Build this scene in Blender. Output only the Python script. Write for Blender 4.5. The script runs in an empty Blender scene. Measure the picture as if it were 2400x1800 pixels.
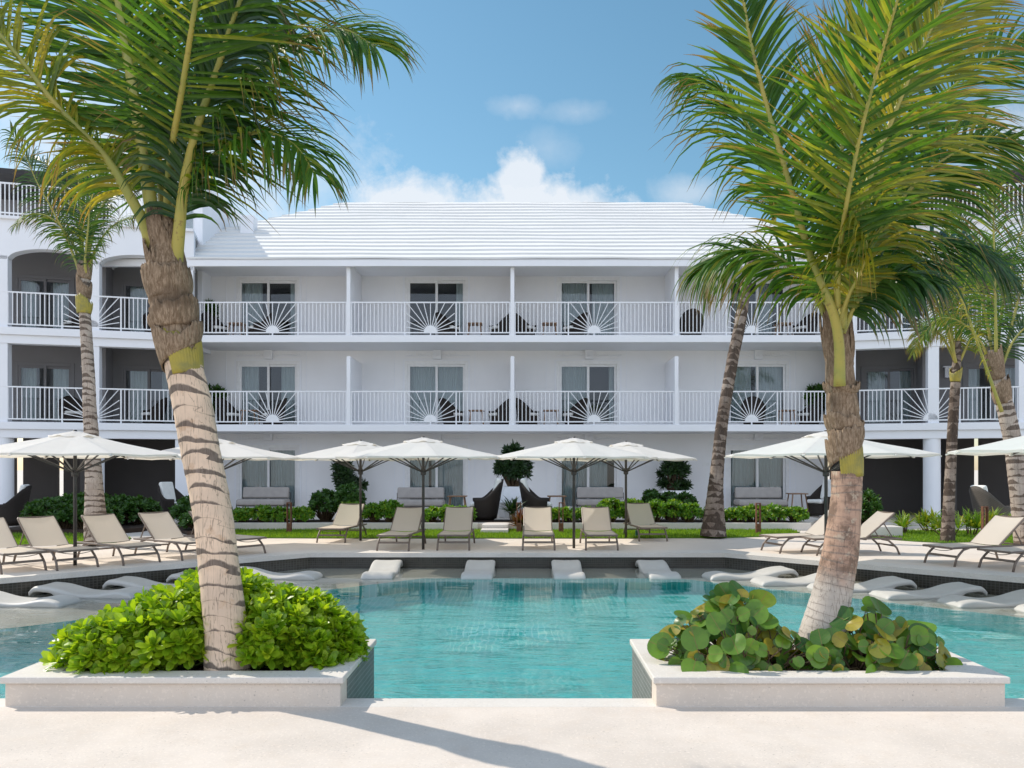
import bpy, math, random
from mathutils import Vector, Matrix
from mathutils.geometry import tessellate_polygon
SC = bpy.context.scene
COL = SC.collection
R = math.radians
V = Vector
PI = math.pi
F, H, VX, VY = 1900.0, 1.75, 1230.0, 1100.0      # focal length in photo pixels, eye height, vanishing point

# ------------------------------------------------------------------ camera
cd = bpy.data.cameras.new('camera')
cam = bpy.data.objects.new('camera', cd)
COL.objects.link(cam)
cam.location = (0, 0, H)
cam.rotation_euler = (PI/2, 0, 0)
cd.sensor_width = 36
cd.lens = 36*F/2400
cd.shift_x = (1200-VX)/2400
cd.shift_y = (VY-900)/2400
cd.clip_end = 3000
SC.camera = cam

# ------------------------------------------------------------------ sky and sun
EL = R(45)
SAZ = V((-.89, .456, 0)).normalized()
SUN = V((SAZ.x*math.cos(EL), SAZ.y*math.cos(EL), math.sin(EL)))
SKY_STRENGTH, SUN_STRENGTH, EXPOSURE = .105, 3.1, .42
world = bpy.data.worlds.new('World')
SC.world = world
world.use_nodes = True
wn, wl = world.node_tree.nodes, world.node_tree.links
bg = wn['Background']
bg.inputs[1].default_value = SKY_STRENGTH
sky = wn.new('ShaderNodeTexSky')
sky.sky_type = 'NISHITA'
sky.sun_disc = False
sky.sun_elevation = EL
sky.sun_rotation = math.atan2(SAZ.x, SAZ.y) % (2*PI)
sky.air_density = 1.0
sky.dust_density = .35
sky.ozone_density = 1.2


def wmath(op, a, b=None, c=None, clamp=False):
    n = wn.new('ShaderNodeMath')
    n.operation = op
    n.use_clamp = clamp
    for i, x in enumerate((a, b, c)):
        if x is None:
            continue
        if isinstance(x, (int, float)):
            n.inputs[i].default_value = x
        else:
            wl.new(x, n.inputs[i])
    return n.outputs[0]


tc = wn.new('ShaderNodeTexCoord')
sep = wn.new('ShaderNodeSeparateXYZ')
wl.new(tc.outputs['Generated'], sep.inputs[0])
dy = wmath('MAXIMUM', sep.outputs[1], .08)
cx = wmath('DIVIDE', sep.outputs[0], dy)
cz = wmath('DIVIDE', sep.outputs[2], dy)
comb = wn.new('ShaderNodeCombineXYZ')
wl.new(cx, comb.inputs[0])
wl.new(cz, comb.inputs[1])


def wnoise(scale, detail, rough=.6, dist=0):
    n = wn.new('ShaderNodeTexNoise')
    n.inputs['Scale'].default_value = scale
    n.inputs['Detail'].default_value = detail
    n.inputs['Roughness'].default_value = rough
    n.inputs['Distortion'].default_value = dist
    wl.new(comb.outputs[0], n.inputs['Vector'])
    return n.outputs['Fac']


n_big = wmath('SUBTRACT', wnoise(9, 6, .62, .3), .5)
n_fine = wmath('SUBTRACT', wnoise(38, 6, .65, .2), .5)


def cloud(px, py, rx, ry, soft, amount):
    ex = wmath('DIVIDE', wmath('SUBTRACT', cx, (px-VX)/F), rx/F)
    ez = wmath('DIVIDE', wmath('SUBTRACT', cz, (VY-py)/F), ry/F)
    d = wmath('SQRT', wmath('ADD', wmath('MULTIPLY', ex, ex), wmath('MULTIPLY', ez, ez)))
    d = wmath('SUBTRACT', 1.0, d)
    d = wmath('MULTIPLY_ADD', n_big, 1.25, d)
    d = wmath('MULTIPLY_ADD', n_fine, .8, d)
    return wmath('MULTIPLY', wmath('DIVIDE', d, soft, clamp=True), amount)


dens = None
for args in ((1255, 520, 245, 130, .45, .92), (1222, 420, 70, 85, .45, .88), (1340, 490, 120, 75, .5, .82), (955, 505, 175, 112, .5, .90), (1040, 500, 90, 60, .6, .75),
             (330, 480, 560, 360, .95, .93), (130, 300, 300, 260, 1.1, .72), (2440, 330, 230, 150, .7, .75), (1620, 450, 100, 45, .9, .45),
             (1215, 248, 75, 34, 1.2, .42), (1350, 262, 95, 36, 1.3, .35), (720, 430, 140, 110, 1.1, .6), (1290, 350, 80, 60, 1.5, .35)):
    c = cloud(*args)
    dens = c if dens is None else wmath('MAXIMUM', dens, c)
front = wmath('GREATER_THAN', sep.outputs[1], .08)
dens = wmath('MULTIPLY', dens, front)
# added unseen bright cloud behind the viewer, fill light for the shaded facade
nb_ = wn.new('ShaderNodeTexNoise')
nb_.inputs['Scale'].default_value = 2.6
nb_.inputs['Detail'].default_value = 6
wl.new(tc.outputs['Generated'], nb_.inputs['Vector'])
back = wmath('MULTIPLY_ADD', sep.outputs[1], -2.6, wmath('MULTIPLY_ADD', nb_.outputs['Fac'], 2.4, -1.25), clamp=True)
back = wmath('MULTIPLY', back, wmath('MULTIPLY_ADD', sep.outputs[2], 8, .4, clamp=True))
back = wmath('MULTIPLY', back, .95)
mixc = wn.new('ShaderNodeMix')
mixc.data_type = 'RGBA'
wl.new(dens, mixc.inputs[0])
hsv = wn.new('ShaderNodeHueSaturation')
hsv.inputs['Hue'].default_value = .478
hsv.inputs['Saturation'].default_value = 1.12
hsv.inputs['Value'].default_value = 1.06
wl.new(sky.outputs[0], hsv.inputs['Color'])
wl.new(hsv.outputs[0], mixc.inputs[6])
mixc.inputs[7].default_value = (6.2, 6.5, 6.9, 1)
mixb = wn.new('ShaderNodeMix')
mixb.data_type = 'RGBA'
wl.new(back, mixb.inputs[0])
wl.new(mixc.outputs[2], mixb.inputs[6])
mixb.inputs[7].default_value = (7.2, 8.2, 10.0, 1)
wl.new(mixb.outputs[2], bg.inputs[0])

sl = bpy.data.lights.new('sun', 'SUN')
sl.energy = SUN_STRENGTH
sl.angle = R(.5)
sl.color = (1, .92, .81)
sl.cycles.is_caustics_light = True
so = bpy.data.objects.new('sun', sl)
COL.objects.link(so)
so.rotation_euler = SUN.to_track_quat('Z', 'Y').to_euler()
vs = SC.view_settings
vs.view_transform = 'Standard'
vs.look = 'None'
vs.gamma = 1
vs.use_curve_mapping = False
vs.exposure = EXPOSURE
SC.cycles.use_denoising = True
SC.cycles.max_bounces = 10
SC.cycles.transparent_max_bounces = 16


# ------------------------------------------------------------------ helpers
def at(px, py, D):
    """the point of the place at depth D that the photograph shows at (px, py)"""
    return V(((px-VX)/F*D, D, H-(py-VY)/F*D))


class MB:
    def __init__(s):
        s.v, s.f, s.uv, s.uv2 = [], [], [], []

    def quad(s, a, b, c, d):
        i = len(s.v)
        s.v += [tuple(a), tuple(b), tuple(c), tuple(d)]
        s.f.append((i, i+1, i+2, i+3))

    def face(s, pts):
        i = len(s.v)
        s.v += [tuple(p) for p in pts]
        s.f.append(tuple(range(i, i+len(pts))))

    def box(s, x0, x1, y0, y1, z0, z1, M=None, tx=0, ty=0):
        """tx, ty: how much the bottom is drawn in"""
        i = len(s.v)
        p = [(x0+tx, y0+ty, z0), (x1-tx, y0+ty, z0), (x1-tx, y1-ty, z0), (x0+tx, y1-ty, z0), (x0, y0, z1), (x1, y0, z1), (x1, y1, z1), (x0, y1, z1)]
        s.v += [tuple(M @ V(q)) if M else q for q in p]
        s.f += [tuple(i+k for k in q) for q in ((3, 2, 1, 0), (4, 5, 6, 7), (0, 1, 5, 4), (1, 2, 6, 5), (2, 3, 7, 6), (3, 0, 4, 7))]
        return s

    def bar(s, a, b, w, h):
        a, b = V(a), V(b)
        t = (b-a).normalized()
        ref = V((0, 0, 1)) if abs(t.z) < .95 else V((0, 1, 0))
        u = t.cross(ref).normalized()*w/2
        q = u.cross(t).normalized()*h/2
        i = len(s.v)
        for c in (a, b):
            s.v += [tuple(c-u-q), tuple(c+u-q), tuple(c+u+q), tuple(c-u+q)]
        s.f += [tuple(i+k for k in x) for x in ((3, 2, 1, 0), (4, 5, 6, 7), (0, 1, 5, 4), (1, 2, 6, 5), (2, 3, 7, 6), (3, 0, 4, 7))]
        return s

    def tube(s, pts, r, n=8, cap=True, flat=1.0):
        pts = [V(p) for p in pts]
        m = len(pts)
        rr = r if isinstance(r, (list, tuple)) else [r]*m
        u = None
        base = len(s.v)
        for k in range(m):
            t = (pts[min(k+1, m-1)]-pts[max(k-1, 0)]).normalized()
            if u is None:
                u = t.orthogonal().normalized() if abs(t.z) < .9 else V((1, 0, 0))
            u = (u-t*u.dot(t)).normalized()
            w = t.cross(u)
            for j in range(n):
                a = 2*PI*j/n
                s.v.append(tuple(pts[k]+(u*math.cos(a)+w*math.sin(a)*flat)*rr[k]))
        for k in range(m-1):
            for j in range(n):
                j2 = (j+1) % n
                s.f.append((base+k*n+j, base+k*n+j2, base+(k+1)*n+j2, base+(k+1)*n+j))
        if cap:
            s.f.append(tuple(base+j for j in reversed(range(n))))
            s.f.append(tuple(base+(m-1)*n+j for j in range(n)))
        return s

    def lathe(s, prof, n=24, c=(0, 0, 0)):
        base = len(s.v)
        for r, z in prof:
            for j in range(n):
                a = 2*PI*j/n
                s.v.append((c[0]+r*math.cos(a), c[1]+r*math.sin(a), c[2]+z))
        for k in range(len(prof)-1):
            for j in range(n):
                j2 = (j+1) % n
                s.f.append((base+k*n+j, base+k*n+j2, base+(k+1)*n+j2, base+(k+1)*n+j))
        s.f.append(tuple(base+j for j in reversed(range(n))))
        s.f.append(tuple(base+(len(prof)-1)*n+j for j in range(n)))
        return s

    def prism(s, poly, z0, z1, holes=()):
        loops = [[V((x, y, 0)) for x, y in poly]]+[[V((x, y, 0)) for x, y in h] for h in holes]
        flat = [p for l in loops for p in l]
        tri = tessellate_polygon(loops)
        i = len(s.v)
        n = len(flat)
        s.v += [(p.x, p.y, z1) for p in flat]+[(p.x, p.y, z0) for p in flat]
        for t in tri:
            a, b, c = (flat[q] for q in t)
            if (b-a).cross(c-a).z < 0:
                t = (t[0], t[2], t[1])
            s.f.append(tuple(i+q for q in t))
            s.f.append(tuple(i+n+q for q in reversed(t)))
        o = 0
        for l in loops:
            for k in range(len(l)):
                k2 = (k+1) % len(l)
                s.f.append((i+o+k, i+n+o+k, i+n+o+k2, i+o+k2))
            o += len(l)
        return s

    def sheet(s, poly, z, holes=()):
        loops = [[V((x, y, 0)) for x, y in poly]]+[[V((x, y, 0)) for x, y in h] for h in holes]
        flat = [p for l in loops for p in l]
        i = len(s.v)
        s.v += [(p.x, p.y, z) for p in flat]
        for t in tessellate_polygon(loops):
            a, b, c = (flat[q] for q in t)
            if (b-a).cross(c-a).z < 0:
                t = (t[0], t[2], t[1])
            s.f.append(tuple(i+q for q in t))
        return s

    def build(s, name, mat, parent=None, smooth=False, bev=0, seg=2, fix=False):
        me = bpy.data.meshes.new(name)
        me.from_pydata(s.v, [], s.f)
        if s.uv:
            l = me.uv_layers.new(name='UVMap')
            l.data.foreach_set('uv', [c for q in s.uv for c in q])
        if s.uv2:
            l = me.uv_layers.new(name='rnd')
            l.data.foreach_set('uv', [c for q in s.uv2 for c in q])
        if fix:
            import bmesh
            b = bmesh.new()
            b.from_mesh(me)
            bmesh.ops.remove_doubles(b, verts=b.verts, dist=1e-5)
            bmesh.ops.recalc_face_normals(b, faces=b.faces)
            b.to_mesh(me)
            b.free()
        if smooth:
            me.polygons.foreach_set('use_smooth', [True]*len(me.polygons))
        me.materials.append(mat)
        o = bpy.data.objects.new(name, me)
        COL.objects.link(o)
        if parent:
            o.parent = parent
        if bev:
            m = o.modifiers.new('bevel', 'BEVEL')
            m.width = bev
            m.segments = seg
            m.limit_method = 'ANGLE'
            m.angle_limit = R(40)
            me.polygons.foreach_set('use_smooth', [True]*len(me.polygons))
            wnm = o.modifiers.new('wn', 'WEIGHTED_NORMAL')
            wnm.keep_sharp = True
        return o


def tag(o, label=None, cat=None, group=None, kind=None):
    if label:
        o['label'] = label
    if cat:
        o['category'] = cat
    if group:
        o['group'] = group
    if kind:
        o['kind'] = kind
    return o


def thing(name, label, cat, loc=(0, 0, 0), rz=0, group=None):
    o = bpy.data.objects.new(name, None)
    o.empty_display_size = .2
    COL.objects.link(o)
    o.location = loc
    o.rotation_euler = (0, 0, rz)
    return tag(o, label, cat, group)


def dup(o, loc, rz, label, scale=None, group=None):
    def rec(q, par):
        c = q.copy()
        COL.objects.link(c)
        c.parent = par
        for ch in q.children:
            rec(ch, c)
        return c
    r = rec(o, None)
    r.location = loc
    r.rotation_euler = (0, 0, rz)
    r['label'] = label
    if group:
        r['group'] = group
    if scale:
        r.scale = (scale, scale, scale)
    return r


def place(first, i, loc, rz, label, scale=None, group=None):
    if i == 0:
        first.location = loc
        first.rotation_euler = (0, 0, rz)
        first['label'] = label
        if group:
            first['group'] = group
        if scale:
            first.scale = (scale,)*3
        return first
    return dup(first, loc, rz, label, scale, group)


# ------------------------------------------------------------------ materials
class NT:
    def __init__(s, name):
        s.m = bpy.data.materials.new(name)
        s.m.use_nodes = True
        s.n, s.l = s.m.node_tree.nodes, s.m.node_tree.links
        s.b = s.n['Principled BSDF']
        s.out = s.n['Material Output']
        s._tc = None

    def new(s, t, **kw):
        n = s.n.new('ShaderNode'+t)
        for k, v in kw.items():
            setattr(n, k, v)
        return n

    def put(s, x, sock):
        if isinstance(x, (int, float)):
            sock.default_value = x
        elif isinstance(x, tuple):
            sock.default_value = x if len(x) == 4 or sock.type == 'VECTOR' else (*x, 1)
        else:
            s.l.new(x, sock)

    def math(s, op, a, b=None, c=None, clamp=False):
        n = s.new('Math', operation=op, use_clamp=clamp)
        for i, x in enumerate((a, b, c)):
            if x is not None:
                s.put(x, n.inputs[i])
        return n.outputs[0]

    def coord(s, kind='Object'):
        if not s._tc:
            s._tc = s.new('TexCoord')
        return s._tc.outputs[kind]

    def mapped(s, scale, kind='Object', src=None):
        n = s.new('Mapping')
        s.l.new(src or s.coord(kind), n.inputs[0])
        n.inputs['Scale'].default_value = scale
        return n.outputs[0]

    def noise(s, scale, detail=4, rough=.55, vec=None, dist=0):
        n = s.new('TexNoise')
        n.inputs['Scale'].default_value = scale
        n.inputs['Detail'].default_value = detail
        n.inputs['Roughness'].default_value = rough
        n.inputs['Distortion'].default_value = dist
        s.l.new(vec or s.coord(), n.inputs['Vector'])
        return n.outputs['Fac']

    def ramp(s, x, lo, hi):
        n = s.new('MapRange')
        n.interpolation_type = 'SMOOTHSTEP'
        s.put(x, n.inputs[0])
        n.inputs[1].default_value = lo
        n.inputs[2].default_value = hi
        return n.outputs[0]

    def mix(s, f, a, b, mode='MIX'):
        n = s.new('Mix', data_type='RGBA', blend_type=mode)
        s.put(f, n.inputs[0])
        s.put(a, n.inputs[6])
        s.put(b, n.inputs[7])
        return n.outputs[2]

    def bump(s, h, strength=.3, dist=.01, prev=None):
        n = s.new('Bump')
        n.inputs['Strength'].default_value = strength
        n.inputs['Distance'].default_value = dist
        s.put(h, n.inputs['Height'])
        if prev:
            s.l.new(prev, n.inputs['Normal'])
        return n.outputs[0]

    def done(s, color, rough=.6, normal=None, spec=.4, metal=0):
        s.put(color, s.b.inputs['Base Color'])
        s.put(rough, s.b.inputs['Roughness'])
        s.b.inputs['Specular IOR Level'].default_value = spec
        s.b.inputs['Metallic'].default_value = metal
        if normal:
            s.l.new(normal, s.b.inputs['Normal'])
        return s.m


def basic(name, col, rough=.6, var=.1, scale=3, bump=.15, bscale=60, spec=.4, dist=.005, metal=0):
    t = NT(name)
    n = t.noise(scale, 5)
    c = t.mix(t.ramp(n, .3, .7), tuple(x*(1-var) for x in col), tuple(min(1, x*(1+var)) for x in col))
    nb = t.bump(t.noise(bscale, 3), bump, dist) if bump else None
    return t.done(c, rough, nb, spec, metal)


def plaster(name, col, var=.05, lines=0, stain=.08):
    t = NT(name)
    n = t.noise(.55, 6, .6)
    n2 = t.noise(9, 5)
    c = t.mix(t.ramp(n, .3, .75), tuple(x*(1-var) for x in col), col)
    c = t.mix(t.math('MULTIPLY', t.ramp(t.noise(1, 6, .7, t.mapped((5, 5, .35))), .55, .8), stain), c, (.35, .31, .27))
    h = t.math('MULTIPLY', n2, .5)
    nb = t.bump(h, .12, .01)
    nb = t.bump(t.noise(120, 3), .15, .003, nb)
    if lines:
        br = t.new('TexBrick')
        br.inputs['Scale'].default_value = 1
        br.inputs['Brick Width'].default_value = .42
        br.inputs['Row Height'].default_value = lines
        br.inputs['Mortar Size'].default_value = .006
        m = t.new('Mapping')
        t.l.new(t.coord(), m.inputs[0])
        m.inputs['Rotation'].default_value = (R(90), 0, 0)
        t.l.new(m.outputs[0], br.inputs['Vector'])
        nb = t.bump(br.outputs['Fac'], -.25, .006, nb)
    return t.done(c, .8, nb, .25)


def concrete(name, col, rough=.85, spots=True, var=.1):
    t = NT(name)
    big = t.noise(.8, 6, .62)
    mid = t.noise(6, 6, .65)
    fine = t.noise(52, 4, .65)
    c = t.mix(t.ramp(big, .3, .72), tuple(x*(1-var) for x in col), tuple(min(1, x*(1+var*.6)) for x in col))
    c = t.mix(t.math('MULTIPLY', t.ramp(mid, .45, .75), .22), c, tuple(x*f for x, f in zip(col, (.86, .78, .68))))
    pit = None
    if spots:
        pit = t.ramp(fine, .40, .32)
        pit = t.math('MULTIPLY', pit, t.ramp(t.noise(2.2, 3), .38, .62))
        c = t.mix(t.math('MULTIPLY', pit, .75), c, tuple(x*.42 for x in col))
        c = t.mix(t.math('MULTIPLY', t.ramp(t.noise(48, 3, .6), .54, .66), .38), c, tuple(min(1, x*1.28) for x in col))
    nb = t.bump(fine, .25, .004)
    nb = t.bump(mid, .22, .012, nb)
    if pit:
        nb = t.bump(pit, -.5, .004, nb)
    return t.done(c, rough, nb, .3)


def mosaic(name, c1, c2, size=.03, rot=False, rough=.25, grout=(.5, .5, .47)):
    t = NT(name)
    br = t.new('TexBrick')
    br.offset = 0
    br.inputs['Scale'].default_value = 1
    br.inputs['Brick Width'].default_value = size
    br.inputs['Row Height'].default_value = size
    br.inputs['Mortar Size'].default_value = size*.10
    br.inputs['Color1'].default_value = (*c1, 1)
    br.inputs['Color2'].default_value = (*c2, 1)
    br.inputs['Mortar'].default_value = (*grout, 1)
    m = t.new('Mapping')
    t.l.new(t.coord(), m.inputs[0])
    if rot:
        m.inputs['Rotation'].default_value = rot
    t.l.new(m.outputs[0], br.inputs['Vector'])
    c = t.mix(t.math('MULTIPLY', t.noise(1.3, 5), .5), br.outputs[0], tuple(x*.6 for x in c1))
    return t.done(c, rough, None, .5)


def leafmat(name, c1, c2, tip=None, trans=.35, rough=.4, veins=False, tip_at=.7, spec=.45, tip_amt=1.0, third=None):
    t = NT(name)
    uv = t.new('UVMap', uv_map='UVMap')
    rn = t.new('UVMap', uv_map='rnd')
    su, sr = t.new('SeparateXYZ'), t.new('SeparateXYZ')
    t.l.new(uv.outputs[0], su.inputs[0])
    t.l.new(rn.outputs[0], sr.inputs[0])
    r1, r2 = sr.outputs[0], sr.outputs[1]
    c = t.mix(r1, c1, c2)
    if third:
        c = t.mix(t.ramp(r2, .72, .9), c, third)
    c = t.mix(t.math('MULTIPLY', t.ramp(t.noise(12, 4), .4, .7), .3), c, tuple(x*.65 for x in c1))
    if tip:
        n = t.math('MULTIPLY_ADD', t.noise(9, 3), .5, -.25)
        f = t.ramp(t.math('ADD', t.math('ADD', su.outputs[0], n), t.math('MULTIPLY', r2, .3)), tip_at+.1, tip_at+.38)
        c = t.mix(t.math('MULTIPLY', f, tip_amt), c, tip)
    if veins:
        ax, ay = su.outputs[0], t.math('ABSOLUTE', su.outputs[1])
        mid = t.ramp(ay, .035, .012)
        fr = t.math('FRACT', t.math('SUBTRACT', t.math('MULTIPLY', ax, 2.6), t.math('MULTIPLY', ay, 1.7)))
        sv = t.ramp(t.math('ABSOLUTE', t.math('SUBTRACT', fr, .5)), .035, .01)
        c = t.mix(t.math('MULTIPLY', t.math('MAXIMUM', mid, t.math('MULTIPLY', sv, .55)), .75), c, veins)
    t.done(c, rough, None, spec)
    tr = t.new('BsdfTranslucent')
    t.l.new(t.mix(1.0, c, (1.8, 1.7, .55), 'MULTIPLY'), tr.inputs[0])
    ms = t.new('MixShader')
    ms.inputs[0].default_value = trans
    t.l.new(t.b.outputs[0], ms.inputs[1])
    t.l.new(tr.outputs[0], ms.inputs[2])
    t.l.new(ms.outputs[0], t.out.inputs[0])
    return t.m


def trunkmat(name, light, dark, scar, spacing, scar_w=.26, crack=.5, peel=None, scar_amt=.9, upper=None):
    t = NT(name)
    uv = t.new('UVMap', uv_map='UVMap')
    su = t.new('SeparateXYZ')
    t.l.new(uv.outputs[0], su.inputs[0])
    u, v = su.outputs[0], su.outputs[1]
    cb = t.new('CombineXYZ')
    t.l.new(t.math('MULTIPLY', u, 1.0), cb.inputs[0])
    t.l.new(v, cb.inputs[1])
    n0 = t.noise(3.0, 4, .6)
    vv = t.math('MULTIPLY_ADD', t.math('SUBTRACT', n0, .5), spacing*.55, v)
    q = t.math('DIVIDE', vv, spacing)
    fr = t.math('FRACT', q)
    # scars: broken dark crescents below the leaf rings, each on its own side
    so_ = t.new('SeparateXYZ')
    t.l.new(t.coord(), so_.inputs[0])
    cv = t.new('CombineXYZ')
    t.l.new(t.math('MULTIPLY', so_.outputs[0], 3.4), cv.inputs[0])
    t.l.new(t.math('MULTIPLY', so_.outputs[1], 3.4), cv.inputs[1])
    t.l.new(t.math('MULTIPLY', t.math('FLOOR', q), 3.37), cv.inputs[2])
    nw = t.noise(1, 2, .5, cv.outputs[0])
    wid = t.math('MULTIPLY', t.ramp(nw, .33, .70), .46*scar_w/.28)
    ragged = t.math('MULTIPLY', t.math('SUBTRACT', t.noise(34, 4, .7), .5), .14)
    s = t.ramp(t.math('ADD', t.math('SUBTRACT', wid, fr), ragged), -.03, .10)
    s = t.math('MAXIMUM', s, t.math('MULTIPLY', t.ramp(fr, .05, .01), .55))
    edge = t.ramp(fr, .93, .99)
    fib = t.noise(1, 5, .7, t.mapped((70, 70, 5)))
    c = t.mix(t.ramp(t.noise(2.2, 5, .6), .32, .7), dark, light)
    c = t.mix(t.math('MULTIPLY', t.ramp(fib, .5, .75), .35), c, tuple(x*.6 for x in dark))
    if peel:
        c = t.mix(t.math('MULTIPLY', t.ramp(t.noise(6, 5, .65), .55, .68), .45), c, peel)
    if upper:
        v0, cu = upper
        pu = t.mix(t.ramp(t.noise(7, 5, .65), .40, .62), cu, tuple(x*.45 for x in cu))
        pu = t.mix(t.math('MULTIPLY', t.ramp(t.noise(11, 4, .6), .55, .66), .8), pu, (.50, .40, .30))
        c = t.mix(t.ramp(t.math('ADD', v, t.math('MULTIPLY', t.noise(5, 4), .3)), v0+.05, v0+.25), c, pu)
    sc = t.mix(t.ramp(fib, .35, .7), scar, tuple(x*2.3 for x in scar))
    c = t.mix(t.math('MULTIPLY', s, scar_amt), c, sc)
    cr = t.noise(1, 3, .5, t.mapped((26, 26, 2.2)), .6)
    ck = t.ramp(t.math('ABSOLUTE', t.math('SUBTRACT', cr, .5)), .022, .006)
    c = t.mix(t.math('MULTIPLY', ck, crack), c, tuple(x*.7 for x in scar))
    nb = t.bump(fib, .35, .006)
    nb = t.bump(t.math('MAXIMUM', s, ck), -.6, .008, nb)
    return t.done(c, .85, nb, .2)


W_WALL = plaster('white_block_wall', (.86, .86, .87), .05, .2, .04)
W_PLAIN = plaster('white_plaster', (.84, .85, .88), .04, 0, .05)
W_ROOF = plaster('white_roof', (.74, .735, .715), .05, 0, .06)
W_RAIL = basic('white_paint', (.80, .81, .83), .45, .03, 8, .05)
W_FRAME = basic('white_frame', (.80, .80, .80), .35, .03, 8, 0)
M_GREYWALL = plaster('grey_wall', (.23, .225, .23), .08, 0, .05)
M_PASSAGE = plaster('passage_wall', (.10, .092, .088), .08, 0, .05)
M_ROOM = basic('room_wall', (.16, .15, .14), .9, .1, 1, 0)
M_DARK = basic('dark_panel', (.03, .028, .028), .6, .2, 3, .1)
M_DECK = concrete('cream_terrazzo', (.65, .575, .505), .85, True, .13)
M_FARDECK = concrete('cream_paving', (.68, .605, .53), .8, False, .07)
M_COPING = concrete('pale_coping', (.66, .615, .56), .7, True, .06)
M_PLANTER = concrete('planter_render', (.66, .575, .49), .85, True, .08)
M_CAP = concrete('planter_cap', (.66, .61, .55), .7, True, .06)
M_SOIL = concrete('dark_soil', (.055, .036, .026), .95, True, .5)
M_SHELF = mosaic('shelf_tile', (.50, .46, .38), (.43, .40, .33), .05)
M_DEEP = mosaic('turquoise_tile', (.035, .50, .50), (.06, .62, .60), .10, False, .4, (.34, .74, .72))
M_DARKTILE = mosaic('dark_tile', (.030, .026, .020), (.055, .048, .036), .045, (R(90), 0, 0), .25, (.09, .085, .07))
M_GREYTILE = mosaic('grey_tile', (.20, .20, .18), (.14, .145, .13), .045, (0, R(90), 0), .75, (.36, .36, .33))
M_CANVAS = None
M_BRONZE = basic('dark_bronze', (.045, .040, .036), .4, .15, 20, .05, 80, .5)
M_TAUPE = basic('taupe_metal', (.17, .13, .105), .45, .1, 12, .05, 80, .5)
M_SLING = None
M_PLASTIC = basic('pale_resin', (.49, .475, .44), .5, .06, 2, .1, 90, .35)
M_CUSHION = basic('grey_fabric', (.38, .35, .325), .95, .06, 5, .3, 260, .1, .003)
M_WHITECUSH = basic('white_fabric', (.78, .77, .73), .95, .05, 5, .3, 260, .1, .003)
M_WOOD = basic('teak_wood', (.26, .15, .085), .6, .25, 9, .2, 50)
M_RUST = basic('rust_metal', (.16, .07, .04), .8, .35, 14, .3, 90)
M_GREEN = basic('green_plastic', (.03, .12, .09), .5, .1, 5, 0)
M_POT = basic('white_pot', (.78, .79, .80), .5, .04, 3, .1)
M_BLUE = basic('blue_fabric', (.06, .10, .30), .9, .3, 30, .2, 200)


def weave(name, c1, c2, s):
    t = NT(name)
    w1 = t.new('TexWave', wave_type='BANDS', bands_direction='Z')
    w1.inputs['Scale'].default_value = s
    w2 = t.new('TexWave', wave_type='BANDS', bands_direction='DIAGONAL')
    w2.inputs['Scale'].default_value = s*.8
    for w in (w1, w2):
        t.l.new(t.coord(), w.inputs[0])
    f = t.math('MULTIPLY', w1.outputs['Fac'], w2.outputs['Fac'])
    c = t.mix(f, c1, c2)
    return t.done(c, .7, t.bump(f, .6, .008), .3)


M_WICKER = weave('dark_wicker', (.016, .012, .010), (.07, .055, .045), 22)
M_GREYWICK = weave('grey_wicker', (.06, .05, .042), (.24, .21, .18), 18)


def fabric(name, col, trans, tcol, wr=.1):
    t = NT(name)
    c = t.mix(t.noise(4, 4), tuple(x*.95 for x in col), col)
    nb = t.bump(t.noise(3.5, 4), wr, .05)
    t.done(c, .9, nb, .1)
    tr = t.new('BsdfTranslucent')
    tr.inputs[0].default_value = (*tcol, 1)
    ms = t.new('MixShader')
    ms.inputs[0].default_value = trans
    t.l.new(t.b.outputs[0], ms.inputs[1])
    t.l.new(tr.outputs[0], ms.inputs[2])
    t.l.new(ms.outputs[0], t.out.inputs[0])
    return t.m


M_CANVAS = fabric('white_canvas', (.90, .88, .85), .42, (.86, .80, .68), .25)
M_SLING = fabric('beige_sling', (.70, .64, .56), .38, (.78, .70, .60))
M_SLING_SHADED = fabric('shaded_sling', (.52, .47, .41), .12, (.4, .35, .3))  # beige sling with its shade put into a darker colour
M_CURTAIN = fabric('pale_curtain', (.66, .70, .69), .25, (.4, .45, .46), .2)


def glassmat(name):
    t = NT(name)
    fr = t.new('Fresnel')
    fr.inputs[0].default_value = 1.5
    tr = t.new('BsdfTransparent')
    tr.inputs[0].default_value = (.90, .94, .95, 1)
    gl = t.new('BsdfGlossy')
    gl.inputs['Roughness'].default_value = .015
    f = t.math('MULTIPLY', fr.outputs[0], 1.25, clamp=True)
    ms = t.new('MixShader')
    t.l.new(f, ms.inputs[0])
    t.l.new(tr.outputs[0], ms.inputs[1])
    t.l.new(gl.outputs[0], ms.inputs[2])
    t.l.new(ms.outputs[0], t.out.inputs[0])
    return t.m


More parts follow.
